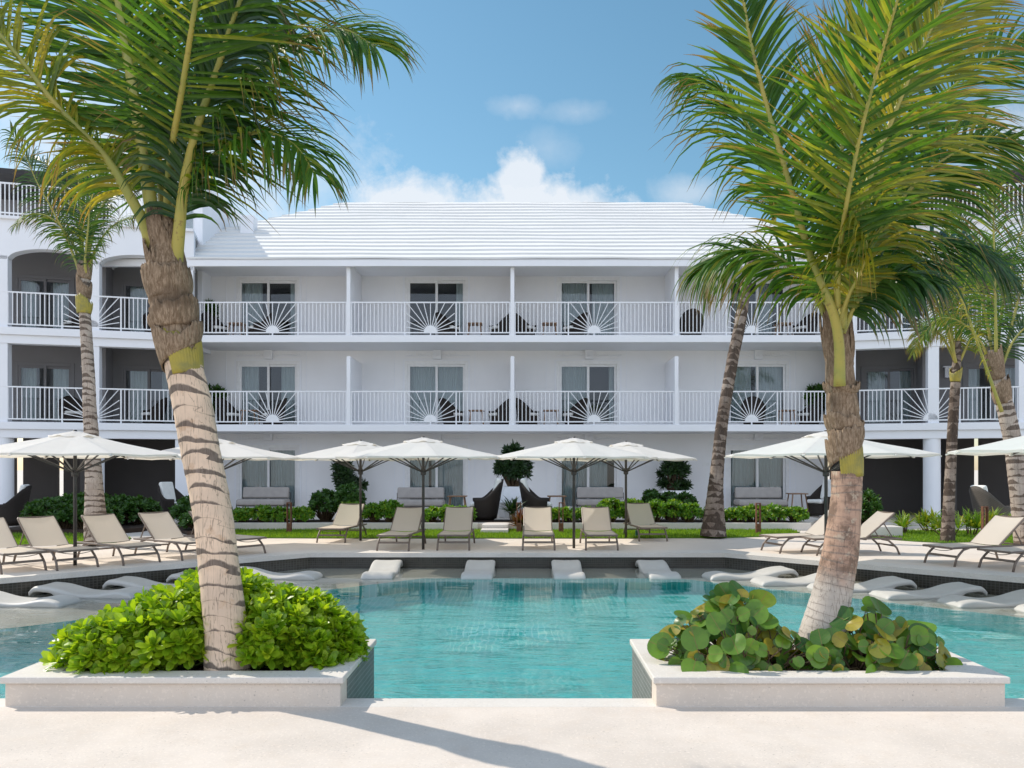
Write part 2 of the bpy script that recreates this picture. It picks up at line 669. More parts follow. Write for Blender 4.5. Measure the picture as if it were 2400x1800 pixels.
M_GLASS = glassmat('window_glass')
L_PALM = leafmat('palm_leaf', (.028, .098, .012), (.11, .215, .022), (.22, .13, .055), .42, .46, False, .74, .35, .9, (.25, .28, .03))
L_PALMDARK = leafmat('palm_leaf_dark', (.014, .055, .014), (.055, .125, .022), (.20, .12, .06), .30, .34, False, .78, .5, .85)
L_PALMYEL = leafmat('palm_leaf_yellow', (.10, .17, .022), (.26, .25, .03), (.26, .14, .04), .40, .38, False, .74, .45, .85, (.36, .30, .03))
L_PALMDRY = leafmat('palm_leaf_dry', (.20, .15, .06), (.32, .22, .12), (.13, .06, .03), .25, .6, False, .3, .3, .9)
L_NAUP = leafmat('beach_shrub_leaf', (.14, .28, .012), (.36, .50, .03), None, .45, .32, False, .7, .5, 1, (.36, .46, .03))
L_GRAPE = leafmat('round_leaf', (.04, .12, .022), (.16, .30, .03), None, .32, .30, (.25, .13, .06), .7, .45, 1, (.36, .30, .04))
L_HEDGE = leafmat('hedge_leaf', (.06, .17, .014), (.16, .32, .025), None, .33, .4, False, .7, .4, 1, (.26, .36, .03))
L_DARK = leafmat('dark_leaf', (.014, .038, .012), (.035, .075, .02), None, .22, .4, False, .7, .4, 1)
L_MID = leafmat('mid_leaf', (.03, .09, .016), (.07, .15, .025), None, .3, .4, False, .7, .4, 1)
L_SPEAR = leafmat('spear_leaf', (.08, .19, .02), (.24, .33, .04), None, .35, .4, False, .7, .4, 1, (.36, .36, .05))
L_RED = leafmat('red_leaf', (.14, .03, .025), (.10, .10, .03), None, .3, .4, False, .7, .4, 1, (.30, .10, .04))
M_STEM = basic('brown_stem', (.10, .065, .035), .85, .3, 20, .3)
M_GSTEM = basic('green_stem', (.12, .17, .04), .6, .25, 15, .1)


def stalkmat():
    t = NT('palm_stalk')
    c = t.mix(t.ramp(t.noise(3, 4), .35, .65), (.40, .335, .07), (.26, .28, .06))
    c = t.mix(t.math('MULTIPLY', t.ramp(t.noise(25, 4), .6, .72), .6), c, (.16, .09, .04))
    return t.done(c, .45, t.bump(t.noise(1, 3, .5, t.mapped((40, 40, 3))), .15, .005), .45)


def fibremat():
    t = NT('palm_fibre')
    f1 = t.noise(1, 5, .75, t.mapped((60, 60, 14)), .4)
    c = t.mix(t.ramp(f1, .35, .7), (.17, .115, .072), (.40, .30, .21))
    c = t.mix(t.math('MULTIPLY', t.ramp(t.noise(4, 4), .5, .7), .6), c, (.11, .075, .05))
    return t.done(c, .95, t.bump(f1, .8, .012), .1)


def bootmat():
    t = NT('yellow_sheath')
    c = t.mix(t.ramp(t.noise(9, 5, .65), .35, .7), (.36, .29, .045), (.23, .21, .06))
    c = t.mix(t.math('MULTIPLY', t.ramp(t.noise(22, 5, .7), .62, .7), .8), c, (.12, .07, .03))
    return t.done(c, .5, None, .4)


M_STALK, M_FIBRE, M_BOOT = stalkmat(), fibremat(), bootmat()
T_LEFT = trunkmat('banded_trunk', (.80, .60, .44), (.60, .46, .345), (.085, .068, .058), .125, .30, .45, (.42, .24, .12))
T_RIGHT = trunkmat('grey_trunk', (.62, .55, .48), (.45, .395, .34), (.12, .10, .085), .062, .18, .45, None, .6, (.80, (.46, .30, .215)))
T_THIN = trunkmat('slim_trunk', (.50, .42, .35), (.33, .27, .22), (.075, .055, .042), .135, .42, .5)
T_DARK = trunkmat('dark_trunk', (.34, .28, .23), (.15, .11, .085), (.045, .032, .024), .16, .75, .6)


# ================================================================== SETTING
WATER = -.31
SHELF = WATER-.13
FLOOR = -1.75
pool = [(-12.4, 6.19), (12.1, 6.19), (12.1, 9.1), (4.2, 17.0), (-4.5, 17.0), (-12.4, 9.1)]


def offset(poly, dists):
    n = len(poly)
    out = []
    for i in range(n):
        p0, p1, p2 = V(poly[i-1]), V(poly[i]), V(poly[(i+1) % n])
        d1, d2 = (p1-p0).normalized(), (p2-p1).normalized()
        n1, n2 = V((d1.y, -d1.x)), V((d2.y, -d2.x))
        a, b = p0+n1*dists[i-1], p1+n2*dists[i]
        # intersection of the two moved lines
        den = d1.x*d2.y-d1.y*d2.x
        t = ((b-a).x*d2.y-(b-a).y*d2.x)/den
        q = a+d1*t
        out.append((q.x, q.y))
    return out


inner = offset(pool, [0.0, -2.0, -2.0, -1.55, -2.9, -2.0])    # foot of the sun shelf
ring = offset(pool, [.22, .55, .55, .55, .55, .55])
lip = offset(pool, [0.0, -.035, -.035, -.035, -.035, -.035])
big = [(-900, -60), (900, -60), (900, 1500), (-900, 1500)]
g = MB()
g.sheet([(-900, -60), (900, -60), (900, 7.2), (-900, 7.2)], 0, [[p for p in [(ring[0][0], 7.2-1e-3)]][:0] or [(ring[0][0], ring[0][1]), (ring[1][0], ring[1][1]), (ring[1][0], 7.1999), (ring[0][0], 7.1999)]])
deck = g.build('pool_deck', M_DECK)
tag(deck, kind='structure')
g = MB()
up = [(ring[1][0], 7.2)]+[ring[2], ring[3], ring[4], ring[5]]+[(ring[0][0], 7.2)]
g.sheet([(-900, 7.2), (ring[0][0], 7.2), ring[5], ring[4], ring[3], ring[2], (ring[1][0], 7.2), (900, 7.2), (900, 1500), (-900, 1500)], 0)
tag(g.build('ground', M_FARDECK), kind='structure')
g = MB()
g.prism(ring, -.09, .001, [lip])
tag(g.build('pool_coping', M_COPING, bev=.012), kind='structure')
# basin: dark tiled upper wall, sun shelf, turquoise deep part
g = MB()
for i in range(6):
    a, b = pool[i], pool[(i+1) % 6]
    g.quad((*b, -.05), (*a, -.05), (*a, SHELF-.001 if i else FLOOR), (*b, SHELF-.001 if i else FLOOR))
pw = g.build('pool_wall', M_DARKTILE)
tag(pw, kind='structure')
g = MB()
step = offset(pool, [0.0, -.40, -.40, -.42, -.40, -.40])
g.prism(step, SHELF-.2, WATER+.045, [offset(step, [.02, -.28, -.28, -.30, -.28, -.28])]) if False else None
g.sheet(pool, SHELF, [inner])
sh = g.build('pool_shelf', M_SHELF)
tag(sh, kind='structure')
g = MB()
for i in range(6):
    a, b = inner[i], inner[(i+1) % 6]
    if i:
        g.quad((*b, SHELF), (*a, SHELF), (*a, FLOOR), (*b, FLOOR))
    else:
        g.quad((*b, -.05), (*a, -.05), (*a, FLOOR), (*b, FLOOR))
g.sheet(inner, FLOOR)
fl = g.build('pool_floor', M_DEEP)
tag(fl, kind='structure')
for o in (sh, fl, pw):
    o.cycles.is_caustics_receiver = True
# water: one rippled surface
random.seed(5)
waves = []
for _ in range(34):
    k = random.uniform(3.5, 24)
    a = R(random.uniform(55, 125)) if random.random() < .8 else random.uniform(0, PI)
    waves.append((k*math.cos(a), k*math.sin(a), random.uniform(0, 2*PI), (.0115 if k < 9 else .020)/k**1.2))


def wh(x, y):
    calm = .07+.95*max(0, min(1, (13.6-y)/5.5))
    return calm*sum(A*math.sin(kx*x+ky*y+p) for kx, ky, p, A in waves)


bm_x = [-12.5+24.7*i/330 for i in range(331)]
bm_y = [6.15+(17.05-6.15)*(j/190)**1.25 for j in range(191)]
g = MB()
idx = {}


def inside(x, y):
    return y < 17.06 and x+y < 21.27 and y-x < 21.57


for j, y in enumerate(bm_y):
    for i, x in enumerate(bm_x):
        if inside(x, y):
            idx[i, j] = len(g.v)
            g.v.append((x, y, WATER+wh(x, y)))
for j in range(190):
    for i in range(330):
        q = [idx.get(k) for k in ((i, j), (i+1, j), (i+1, j+1), (i, j+1))]
        q = [k for k in q if k is not None]
        if len(q) >= 3:
            g.f.append(tuple(q))


def watermat():
    t = NT('pool_water')
    t.b.inputs['Base Color'].default_value = (.93, .99, .985, 1)
    t.b.inputs['Transmission Weight'].default_value = 1
    t.b.inputs['Roughness'].default_value = 0
    t.b.inputs['IOR'].default_value = 1.33
    n1 = t.noise(1, 3, .6, t.mapped((1.5, 4.6, 3)), .5)
    n2 = t.noise(1, 3, .6, t.mapped((5, 15, 9)), .4)
    so_ = t.new('SeparateXYZ')
    t.l.new(t.coord(), so_.inputs[0])
    near = t.math('MULTIPLY_ADD', t.ramp(so_.outputs[1], 13.6, 9.0), .95, .05)      # the breeze only reaches the near half
    amp = t.math('MULTIPLY', t.ramp(t.noise(.55, 3), .30, .55), near)
    nb = t.bump(t.math('MULTIPLY', n1, amp), .8, .045)
    nb = t.bump(t.math('MULTIPLY', n2, amp), .8, .013, nb)
    t.l.new(nb, t.b.inputs['Normal'])
    return t.m


wo = g.build('pool_water', watermat(), smooth=True)
tag(wo, kind='structure')
wo.cycles.is_caustics_caster = True

# lawns (a soil-green sheet with blades standing on it)
LAWN_MID = [(-8.3, 21.2), (-7.6, 20.6), (-4, 20.45), (2.5, 20.45), (5.2, 20.6), (7.0, 21.3), (7.6, 22.4), (7.6, 23.3), (-8.3, 23.3)]
LAWN_LEFT = [(-16, 17.6), (-11.9, 18.4), (-10.4, 18.9), (-9.6, 19.4), (-9.9, 20.4), (-11.0, 21.6), (-16, 21.9)]
LAWN_RIGHT = [(8.55, 22.2), (8.7, 20.7), (9.4, 19.6), (10.6, 18.6), (12.5, 17.8), (17, 17.3), (17, 23), (9.3, 23)]
M_LAWN = basic('lawn_base', (.08, .15, .02), .95, .3, 4, .5, 40, .1, .02)
L_GRASS = leafmat('grass_blade', (.12, .24, .018), (.26, .40, .04), None, .35, .6, False, .7, .2, 1)
random.seed(11)


def inpoly(x, y, P):
    c = False
    for i in range(len(P)):
        (x1, y1), (x2, y2) = P[i-1], P[i]
        if (y1 > y) != (y2 > y) and x < (x2-x1)*(y-y1)/(y2-y1)+x1:
            c = not c
    return c


for P, nb in ((LAWN_MID, 26000), (LAWN_LEFT, 9000), (LAWN_RIGHT, 15000)):
    g = MB()
    g.prism(P, .004, .022)
    lo_ = g.build('lawn', M_LAWN)
    tag(lo_, kind='structure')
    g = MB()
    xs, ys = [p[0] for p in P], [p[1] for p in P]
    k = 0
    while k < nb:
        x, y = random.uniform(min(xs), max(xs)), random.uniform(min(ys), max(ys))
        if not inpoly(x, y, P):
            continue
        k += 1
        a = random.uniform(0, 2*PI)
        h = random.uniform(.025, .075)
        w = .012
        dx, dy_ = math.cos(a)*w, math.sin(a)*w
        lx, ly = random.uniform(-.03, .03), random.uniform(-.03, .03)
        i = len(g.v)
        g.v += [(x-dx, y-dy_, .02), (x+dx, y+dy_, .02), (x+lx, y+ly, .02+h)]
        g.f.append((i, i+1, i+2))
        rr = (random.random(), random.random())
        g.uv += [(0, 0), (0, 0), (1, 0)]
        g.uv2 += [rr]*3
    tag(g.build('grass', L_GRASS), kind='stuff')

# raised terrace in front of the rooms with its low white kerb wall
TERR = [(-8.9, 23.35), (8.2, 23.35), (9.3, 25.5), (9.3, 31), (-8.9, 31)]
tag(MB().prism(TERR, -.02, .2).build('terrace', M_FARDECK, bev=.02), kind='structure')
tag(MB().prism([(-8.6, 23.7), (7.9, 23.7), (7.9, 24.75), (-8.6, 24.75)], .19, .215).build('soil', M_SOIL), kind='structure')
kb = MB()
kb.box(-8.9, -1.35, 23.2, 23.38, 0, .215)
kb.box(-.3, 8.2, 23.2, 23.38, 0, .215)
tag(kb.build('garden_kerb', M_COPING, bev=.01), 'low white kerb wall along the hedge bed behind the lawn', 'kerb wall')
st = MB()
st.box(-1.2, -.45, 22.0, 23.36, 0, .11)
st.box(-1.2, -.45, 22.6, 23.36, .11, .2)
tag(st.build('garden_steps', M_COPING, bev=.015), 'white stone steps between the lawn and the terrace', 'steps')
tag(MB().box(8.85, 9.75, 20.9, 21.5, 0, .27).build('stone_block', M_COPING, bev=.02), 'low white stone block beside the spiky plants on the lawn', 'block')
lb = MB()
lb.prism([(-14.5, 21.9), (-11.2, 21.8), (-10.7, 22.6), (-11.2, 25.6), (-14.5, 25.6)], 0, .12)
tag(lb.build('soil', M_SOIL), kind='structure')
tag(MB().prism([(-10.2, 23.5), (-9.0, 21.6), (-8.35, 21.6), (-8.95, 23.3), (-8.95, 26.5), (-10.4, 26.5)], 0, .1).build('soil', M_SOIL), kind='structure')

# ================================================================== HOTEL
Z1, Z2, ZE = 3.30, 6.39, 8.97
FL = (.2, Z1, Z2)
BAY = (-11.78, -6.10, -.43, 5.25, 10.93)
DOORX = (-9.5, -3.27, 2.34, 8.6)
BURST = (-8.75, -3.27, 2.40, 7.87)
DW, DH = 1.17, 2.46


def railing(parent, x0, x1, y, z, bursts, gaps=()):
    """white balcony railing; the sunburst panels are sub-parts"""
    top, low = z+1.17, z+.10
    g = MB()
    segs = [x0]+[q for b in bursts for q in (b-.87, b+.87)]+[x1]
    g.box(x0, x1, y-.025, y+.025, top-.045, top)
    g.box(x0, x1, y-.018, y+.018, low-.02, low+.02)
    for s in range(0, len(segs), 2):
        a, b = segs[s], segs[s+1]
        if b-a < .1:
            continue
        n = max(1, round((b-a)/.133))
        for k in range(1, n):
            x = a+(b-a)*k/n
            g.box(x-.013, x+.013, y-.013, y+.013, low, top-.03)
        for x in (a+.02, b-.02):
            g.box(x-.022, x+.022, y-.022, y+.022, z, top-.03)
    o = g.build('railing', W_RAIL, parent)
    for b in bursts:
        g = MB()
        c = V((b, y, low+.02))
        for k in range(13):
            a = R(-78+13*k)
            dx, dz = math.sin(a), math.cos(a)
            t = min((.84/abs(dx)) if abs(dx) > 1e-6 else 9, (top-low-.05)/dz)
            g.bar(c+V((dx, 0, dz))*.18, c+V((dx, 0, dz))*t, .024, .024)
        n = 20
        p1 = [(b+.225*math.cos(PI*k/n), low+.02+.225*math.sin(PI*k/n)) for k in range(n+1)]
        g.face([(x, y-.02, zz) for x, zz in p1][::-1])
        g.face([(x, y+.02, zz) for x, zz in p1])
        for k in range(n):
            g.quad((p1[k][0], y-.02, p1[k][1]), (p1[k+1][0], y-.02, p1[k+1][1]), (p1[k+1][0], y+.02, p1[k+1][1]), (p1[k][0], y+.02, p1[k][1]))
        g.box(b-.022, b+.022, y-.022, y+.022, z, low)
        g.build('sunburst_panel', W_RAIL, o)
    return o


def curtain_mesh(x0, x1, y, z0, z1):
    g = MB()
    n = max(6, int((x1-x0)/.018))
    pts = []
    for k in range(n+1):
        x = x0+(x1-x0)*k/n
        pts.append((x, y+.035*math.sin(x*46+math.sin(x*9)*2)))
    base = len(g.v)
    for zz in (z0, z1):
        g.v += [(x, yy, zz) for x, yy in pts]
    for k in range(n):
        g.f.append((base+k, base+k+1, base+n+1+k+1, base+n+1+k))
    return g


def door(parent, xc, y, z, curtains, w=DW, h=DH, frame=None):
    frame = frame or W_FRAME
    g = MB()
    g.box(xc-w, xc-w+.11, y-.05, y+.09, z, z+h)
    g.box(xc+w-.11, xc+w, y-.05, y+.09, z, z+h)
    g.box(xc-w+.11, xc+w-.11, y-.05, y+.09, z+h-.12, z+h)
    g.box(xc-w+.11, xc+w-.11, y-.045, y+.09, z+.001, z+.07)
    d = g.build('balcony_door', frame, parent, bev=.006)
    f = MB()
    for a, b, yy in ((xc-w+.11, xc+.05, y-.02), (xc-.05, xc+w-.11, y+.035)):
        f.box(a, a+.085, yy, yy+.045, z+.07, z+h-.12)
        f.box(b-.085, b, yy, yy+.045, z+.07, z+h-.12)
        f.box(a+.085, b-.085, yy, yy+.045, z+h-.21, z+h-.12)
        f.box(a+.085, b-.085, yy, yy+.045, z+.07, z+.17)
    f.build('sash', frame, d)
    for a, b, yy in ((xc-w+.195, xc-.035, y), (xc+.035, xc+w-.195, y+.055)):
        MB().box(a, b, yy, yy+.008, z+.17, z+h-.21).build('pane', M_GLASS, d)
    for a, b in curtains:
        wi = 2*(w-.12)
        curtain_mesh(xc-w+.12+wi*a, xc-w+.12+wi*b, y+.24, z+.03, z+h-.1).build('curtain', M_CURTAIN, d, smooth=True)
    return d


def sconce(parent, x, y, z):
    g = MB()
    g.box(x-.15, x+.15, y-.13, y, z, z+.36)
    g.box(x-.21, x+.21, y-.16, y, z+.36, z+.41)
    for k in range(5):
        a = R(-52+26*k)
        p, q = V((x+math.sin(a)*.04, y-.137, z+.07+math.cos(a)*.04)), V((x+math.sin(a)*.14, y-.137, z+.07+math.cos(a)*.2))
        g.bar(p, q, .02, .02)
    o = g.build('wall_lamp', W_PLAIN, parent, bev=.008)
    return o


def frieze(parent, xc, y, z):
    """carved leaves over a door"""
    g = MB()
    random.seed(int(xc*10)+int(z))
    for side in (-1, 1):
        for k in range(9):
            x = xc+side*(.27+.105*k)
            for a in (35, 80, 130):
                L = random.uniform(.12, .18)
                d = V((math.cos(R(a))*side, 0, math.sin(R(a))))
                n = V((-d.z, 0, d.x))
                b = V((x, y-.001, z+.06))
                m = b+d*L*.55
                t = b+d*L
                g.face([b, m+n*.022, t, m-n*.022] if side > 0 else [b, m-n*.022, t, m+n*.022])
                top = m+V((0, -.022, 0))
                for p, q in ((b, m+n*.022), (m+n*.022, t), (t, m-n*.022), (m-n*.022, b)):
                    g.face([p, q, top])
    for zz in (z, z+.27):
        g.box(xc-1.22, xc+1.22, y-.012, y, zz-.008, zz+.008)
    return g.build('carved_frieze', W_PLAIN, parent, fix=True)


hotel = thing('hotel_block', 'white three storey hotel block with stepped white hip roof and two rows of sunburst balconies', 'building', (0, 0, 0))
g = MB()
YW = 30.0
for fl_, top in zip(FL, (Z1-.24, Z2-.25, ZE-.06)):
    xs = [BAY[0]-.2]
    for d in DOORX:
        xs += [d-DW, d+DW]
    xs.append(BAY[4]+.25)
    for k in range(0, len(xs), 2):
        g.box(xs[k], xs[k+1], YW, YW+.2, fl_-.002, top)
    for d in DOORX:
        g.box(d-DW, d+DW, YW, YW+.2, fl_+DH, top)
g.box(BAY[0]-.2, BAY[0], YW+.2, 42, 0, ZE-.07)
g.box(BAY[4]+.05, BAY[4]+.25, YW+.2, 42, 0, ZE-.07)
g.box(BAY[0]-.2, BAY[4]+.25, 42, 42.2, 0, ZE-.07)
g.build('wall', W_WALL, hotel)
# thin moulding frame round each door
for fl_, top in zip(FL, (Z1-.26, Z2-.27, ZE-.09)):
    for d in DOORX:
        g = MB()
        g.box(d-DW-.07, d+DW+.07, YW-.02, YW, fl_+DH, fl_+DH+.05)
        g.box(d-DW-.07, d-DW, YW-.02, YW, fl_, fl_+DH)
        g.box(d+DW, d+DW+.07, YW-.02, YW, fl_, fl_+DH)
        g.build('door_moulding', W_PLAIN, hotel)
        for x in (d-1.55, d+1.42):
            MB().box(x-.012, x+.012, YW-.014, YW, fl_, top).build('wall_joint', W_PLAIN, hotel)
for z, t in ((Z1, .24), (Z2, .25)):
    o = MB().box(BAY[0]-.35, BAY[4]+.35, 28.0, 37, z-t, z).build('floor_slab', W_PLAIN, hotel, bev=.012)
MB().box(BAY[0]-.35, BAY[4]+.35, 27.86, 30.2, ZE-.08, ZE-.035).build('eaves_soffit', W_PLAIN, hotel)
MB().box(-14.9, 13.9, 27.83, 27.98, ZE-.245, ZE).build('fascia', W_PLAIN, hotel, bev=.012)
for k, x in enumerate(BAY[1:4]):
    MB().box(x-.067, x+.067, 28.03, YW, Z1, Z1+2.36).build('partition', W_PLAIN, hotel, bev=.008)
    MB().box(x-.067, x+.067, 28.03, YW, Z2, ZE-.08).build('partition', W_PLAIN, hotel, bev=.008)
# rooms
g = MB()
for fl_, top in zip(FL, (Z1-.24, Z2-.25, ZE-.1)):
    g.box(BAY[0], BAY[4], 34.5, 34.6, fl_, top)
    for x in BAY[1:4]:
        g.box(x-.08, x+.08, YW+.2, 34.5, fl_, top)
g.box(BAY[0], BAY[4], 30.2, 34.5, .2, .212)
for z in (Z1, Z2):
    g.box(BAY[0], BAY[4], 30.2, 34.5, z+.002, z+.012)
g.build('room_wall', M_ROOM, hotel)
MB().box(BAY[0], BAY[4], 30.2, 38, ZE-.09, ZE-.02).build('ceiling', M_ROOM, hotel)
CUR = {0: [[(0, .49), (.51, 1)], [(0, .35), (.40, .49), (.51, 1)], [(0, .49), (.51, .85)], [(0, .49), (.55, 1)]],
       1: [[(0, .3), (.70, 1)], [(0, .49), (.51, 1)], [(0, .49), (.88, 1)], [(.06, .42), (.51, 1)]],
       2: [[(0, .36), (.86, 1)], [(.84, 1)], [(0, .49), (.58, 1)], [(.5, .8)]]}
for f_ in range(3):
    for k, d in enumerate(DOORX):
        door(hotel, d, YW+.02, FL[f_], CUR[f_][k])
        if f_ < 2:
            sconce(hotel, d+.03, YW, FL[f_]+DH-.12+.28 if f_ == 0 else FL[f_]+DH+.06)
            frieze(hotel, d+.03, YW, FL[f_]+DH+.12 if f_ == 0 else FL[f_]+DH+.09)
        else:
            g = MB()
            g.box(d-.21, d+.21, YW-.16, YW, FL[f_]+DH+.0, FL[f_]+DH+.02)
for z in (Z1, Z2):
    xs = (BAY[0]+.05, BAY[1], BAY[2], BAY[3], BAY[4]+.1)
    for k in range(4):
        railing(hotel, xs[k]+.07, xs[k+1]-.07, 28.12, z, (BURST[k],))
g = MB()
for x in (-7.1, -5.3, -.95, 6.7, 10.3):
    g.box(x-.13, x+.13, YW-.012, YW, 1.86, 2.0)
g.build('wall_plate', W_FRAME, hotel)
# stepped roof: sloping courses with a low riser each
NC = 17
RX0, RX1, RY0, RY1 = -14.9, 13.9, 27.8, 42.1
D0 = (RY1-RY0)/2
ZR = 13.25
g = MB()
loops = []
for k in range(NC):
    i0, i1 = D0*k/NC, D0*(k+1)/NC
    z0, z1 = ZE+.002+(ZR-ZE)*k/NC, ZE+.002+(ZR-ZE)*(k+1)/NC
    rs = .066
    for inset, z in ((i0, z0), (i0+.004, z0+rs), (i1 if k < NC-1 else D0-.02, z1)):
        loops.append([(RX0+inset, RY0+inset, z), (RX1-inset, RY0+inset, z), (RX1-inset, RY1-inset, z), (RX0+inset, RY1-inset, z)])
NX = 60
for a, b in zip(loops[:-1], loops[1:]):
    for s in range(4):
        s2 = (s+1) % 4
        pa, pb, pc, pd = V(a[s]), V(a[s2]), V(b[s2]), V(b[s])
        if s == 0:
            # the courses of the street face wander a little, as laid by hand
            for q in range(NX):
                t0, t1 = q/NX, (q+1)/NX

                def wob(p):
                    return V((p.x, p.y, p.z+.007*math.sin(p.x*.8+p.z*2.1)+.004*math.sin(p.x*2.3+p.z*5)))
                g.quad(wob(pa.lerp(pb, t0)), wob(pa.lerp(pb, t1)), wob(pd.lerp(pc, t1)), wob(pd.lerp(pc, t0)))
        else:
            g.quad(pa, pb, pc, pd)
g.face(loops[-1])
g.build('roof', W_ROOF, hotel)
# stair tower that rises behind the left end of the roof
g = MB()
g.box(-13.2, -11.6, 29.2, 34, 6, 11.95)
g.box(-13.27, -11.53, 29.13, 34.1, 11.95, 12.12)
tw = g.build('stair_tower', W_PLAIN, hotel, bev=.03)
MB().box(-12.35, -11.95, 29.17, 29.2, 10.3, 11.1).build('window', M_GLASS, tw)
MB().box(-10.75, -10.25, 30.6, 31.1, 9, 11.35).build('chimney', W_PLAIN, hotel, bev=.02)


def wing(label, x, rot, sgn):
    """the balconied side wings; sgn -1 runs to the left of its corner"""
    root = thing('hotel_wing', label, 'building', (x, 27.75, 0), rot)

    def X(a, b):
        return (min(sgn*a, sgn*b), max(sgn*a, sgn*b))
    LEN = 13.0
    P1 = 3.02 if sgn < 0 else 2.75
    piers = (0.0, P1, P1+2.71, P1+5.7, P1+8.55)
    for z, t in ((Z1, .24), (Z2, .25)):
        MB().box(*X(-.1, LEN), 0, 8, z-t, z).build('floor_slab', W_PLAIN, root, bev=.012)
        MB().box(*X(-.1, LEN), .08, .42, z-t-.28, z-t).build('beam', W_PLAIN, root, bev=.01)
    for k, p in enumerate(piers):
        w = .17 if k else .2
        c = p if k else .12
        MB().box(*X(c-w, c+w), .1, .5, Z1, Z2-.53).build('pier', W_PLAIN, root, bev=.01)
        MB().box(*X(c-w, c+w), .1, .5, Z2, 8.72).build('pier', W_PLAIN, root, bev=.01)
    for k, p in enumerate(piers):
        if k == 0:
            MB().box(*X(-.1, .5), .12, .6, 0, Z1-.52).build('column', W_PLAIN, root, bev=.01)
        else:
            MB().lathe([(.27, 0), (.27, Z1-.52)], 28, (sgn*p, .36, 0)).build('column', W_PLAIN, root, smooth=False)
    # arched top storey front
    g = MB()
    for k in range(len(piers)-1):
        a, b = piers[k]+(.17 if k else .32), piers[k+1]-.17
        n = 24
        for q in range(n):
            t0, t1 = q/n, (q+1)/n

            def arch(t):
                return 8.66+.34*(1-(2*t-1)**2)**.6
            x0, x1 = sgn*(a+(b-a)*t0), sgn*(a+(b-a)*t1)
            for y in (.1, .5):
                g.quad((x0, y, arch(t0)), (x1, y, arch(t1)), (x1, y, 9.9), (x0, y, 9.9))
            g.quad((x0, .1, arch(t0)), (x1, .1, arch(t1)), (x1, .5, arch(t1)), (x0, .5, arch(t0)))
        g.box(*X(b, b+.34), .1, .5, 8.6, 9.9)
    g.box(*X(-.1, piers[0]+.32), .1, .5, 8.6, 9.9)
    g.build('arcade_wall', W_PLAIN, root, fix=True)
    MB().box(*X(-.1, LEN), 0, 8, 9.9, 10.0).build('roof_terrace', W_PLAIN, root, bev=.01)
    # recessed back wall of the loggias
    yb = 2.5
    doors = (1.75, 5.15, 7.4, 10.2)
    g = MB()
    for fl_, top in ((Z1, Z2-.26), (Z2, 9.9)):
        xs = [0]
        for d in doors:
            xs += [d-.95, d+.95]
        xs.append(LEN)
        for k in range(0, len(xs), 2):
            g.box(*X(xs[k], xs[k+1]), yb, yb+.2, fl_, top)
        for d in doors:
            g.box(*X(d-.95, d+.95), yb, yb+.2, fl_+2.25, top)
        g.box(*X(-.05, .05), .5, yb, fl_, top)
        g.box(*X(P1-.08, P1+.08), 1.4, yb, fl_, top)
        g.box(*X(8.5, 8.7), 1.4, yb, fl_, top)
        g.box(*X(0, LEN), 6, 6.1, fl_, top)
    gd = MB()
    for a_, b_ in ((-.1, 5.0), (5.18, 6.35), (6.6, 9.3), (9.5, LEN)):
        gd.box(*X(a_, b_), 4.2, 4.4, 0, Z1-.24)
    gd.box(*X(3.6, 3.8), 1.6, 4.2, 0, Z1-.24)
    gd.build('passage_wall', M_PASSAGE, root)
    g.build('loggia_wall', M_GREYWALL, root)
    for fl_ in (Z1, Z2):
        for k, d in enumerate(doors[:3]):
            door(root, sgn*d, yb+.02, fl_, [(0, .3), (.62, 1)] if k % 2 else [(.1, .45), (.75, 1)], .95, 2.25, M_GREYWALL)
        sconce(root, sgn*3.75, yb, fl_+1.75)
    for z in (Z1, Z2):
        b = ((3.08, 8.7) if sgn < 0 else (2.66, 8.4))
        railing(root, *X(.32, LEN), .12, z, sorted(sgn*q for q in b))
    # roof terrace railing and dark sun shelter
    g = MB()
    g.box(*X(.9, LEN), .12, .16, 11.06, 11.11)
    g.box(*X(.9, LEN), .12, .16, 10.1, 10.14)
    q = .9
    while q < LEN:
        g.box(*X(q-.014, q+.014), .126, .154, 10.0, 11.07)
        q += .125
    g.build('terrace_railing', W_RAIL, root)
    g = MB()
    g.box(*X(3.6, 8), 2.2, 5.5, 12.05, 12.25)
    for a in (3.75, 7.85):
        for y in (2.4, 5.2):
            g.box(*X(a-.06, a+.06), y-.06, y+.06, 10.0, 12.05)
    MB().box(*X(3.7, 7.9), 5.25, 5.35, 10, 12.05).build('shelter_back', M_GREYWALL, root)
    g.build('sun_shelter', M_DARK, root, bev=.01)
    return root


wing('white hotel wing on the left with shaded arched loggias and a roof terrace', -11.45, R(15), -1)
wing('white hotel wing on the right with dark loggias behind slim palms', 11.0, R(-15), 1)

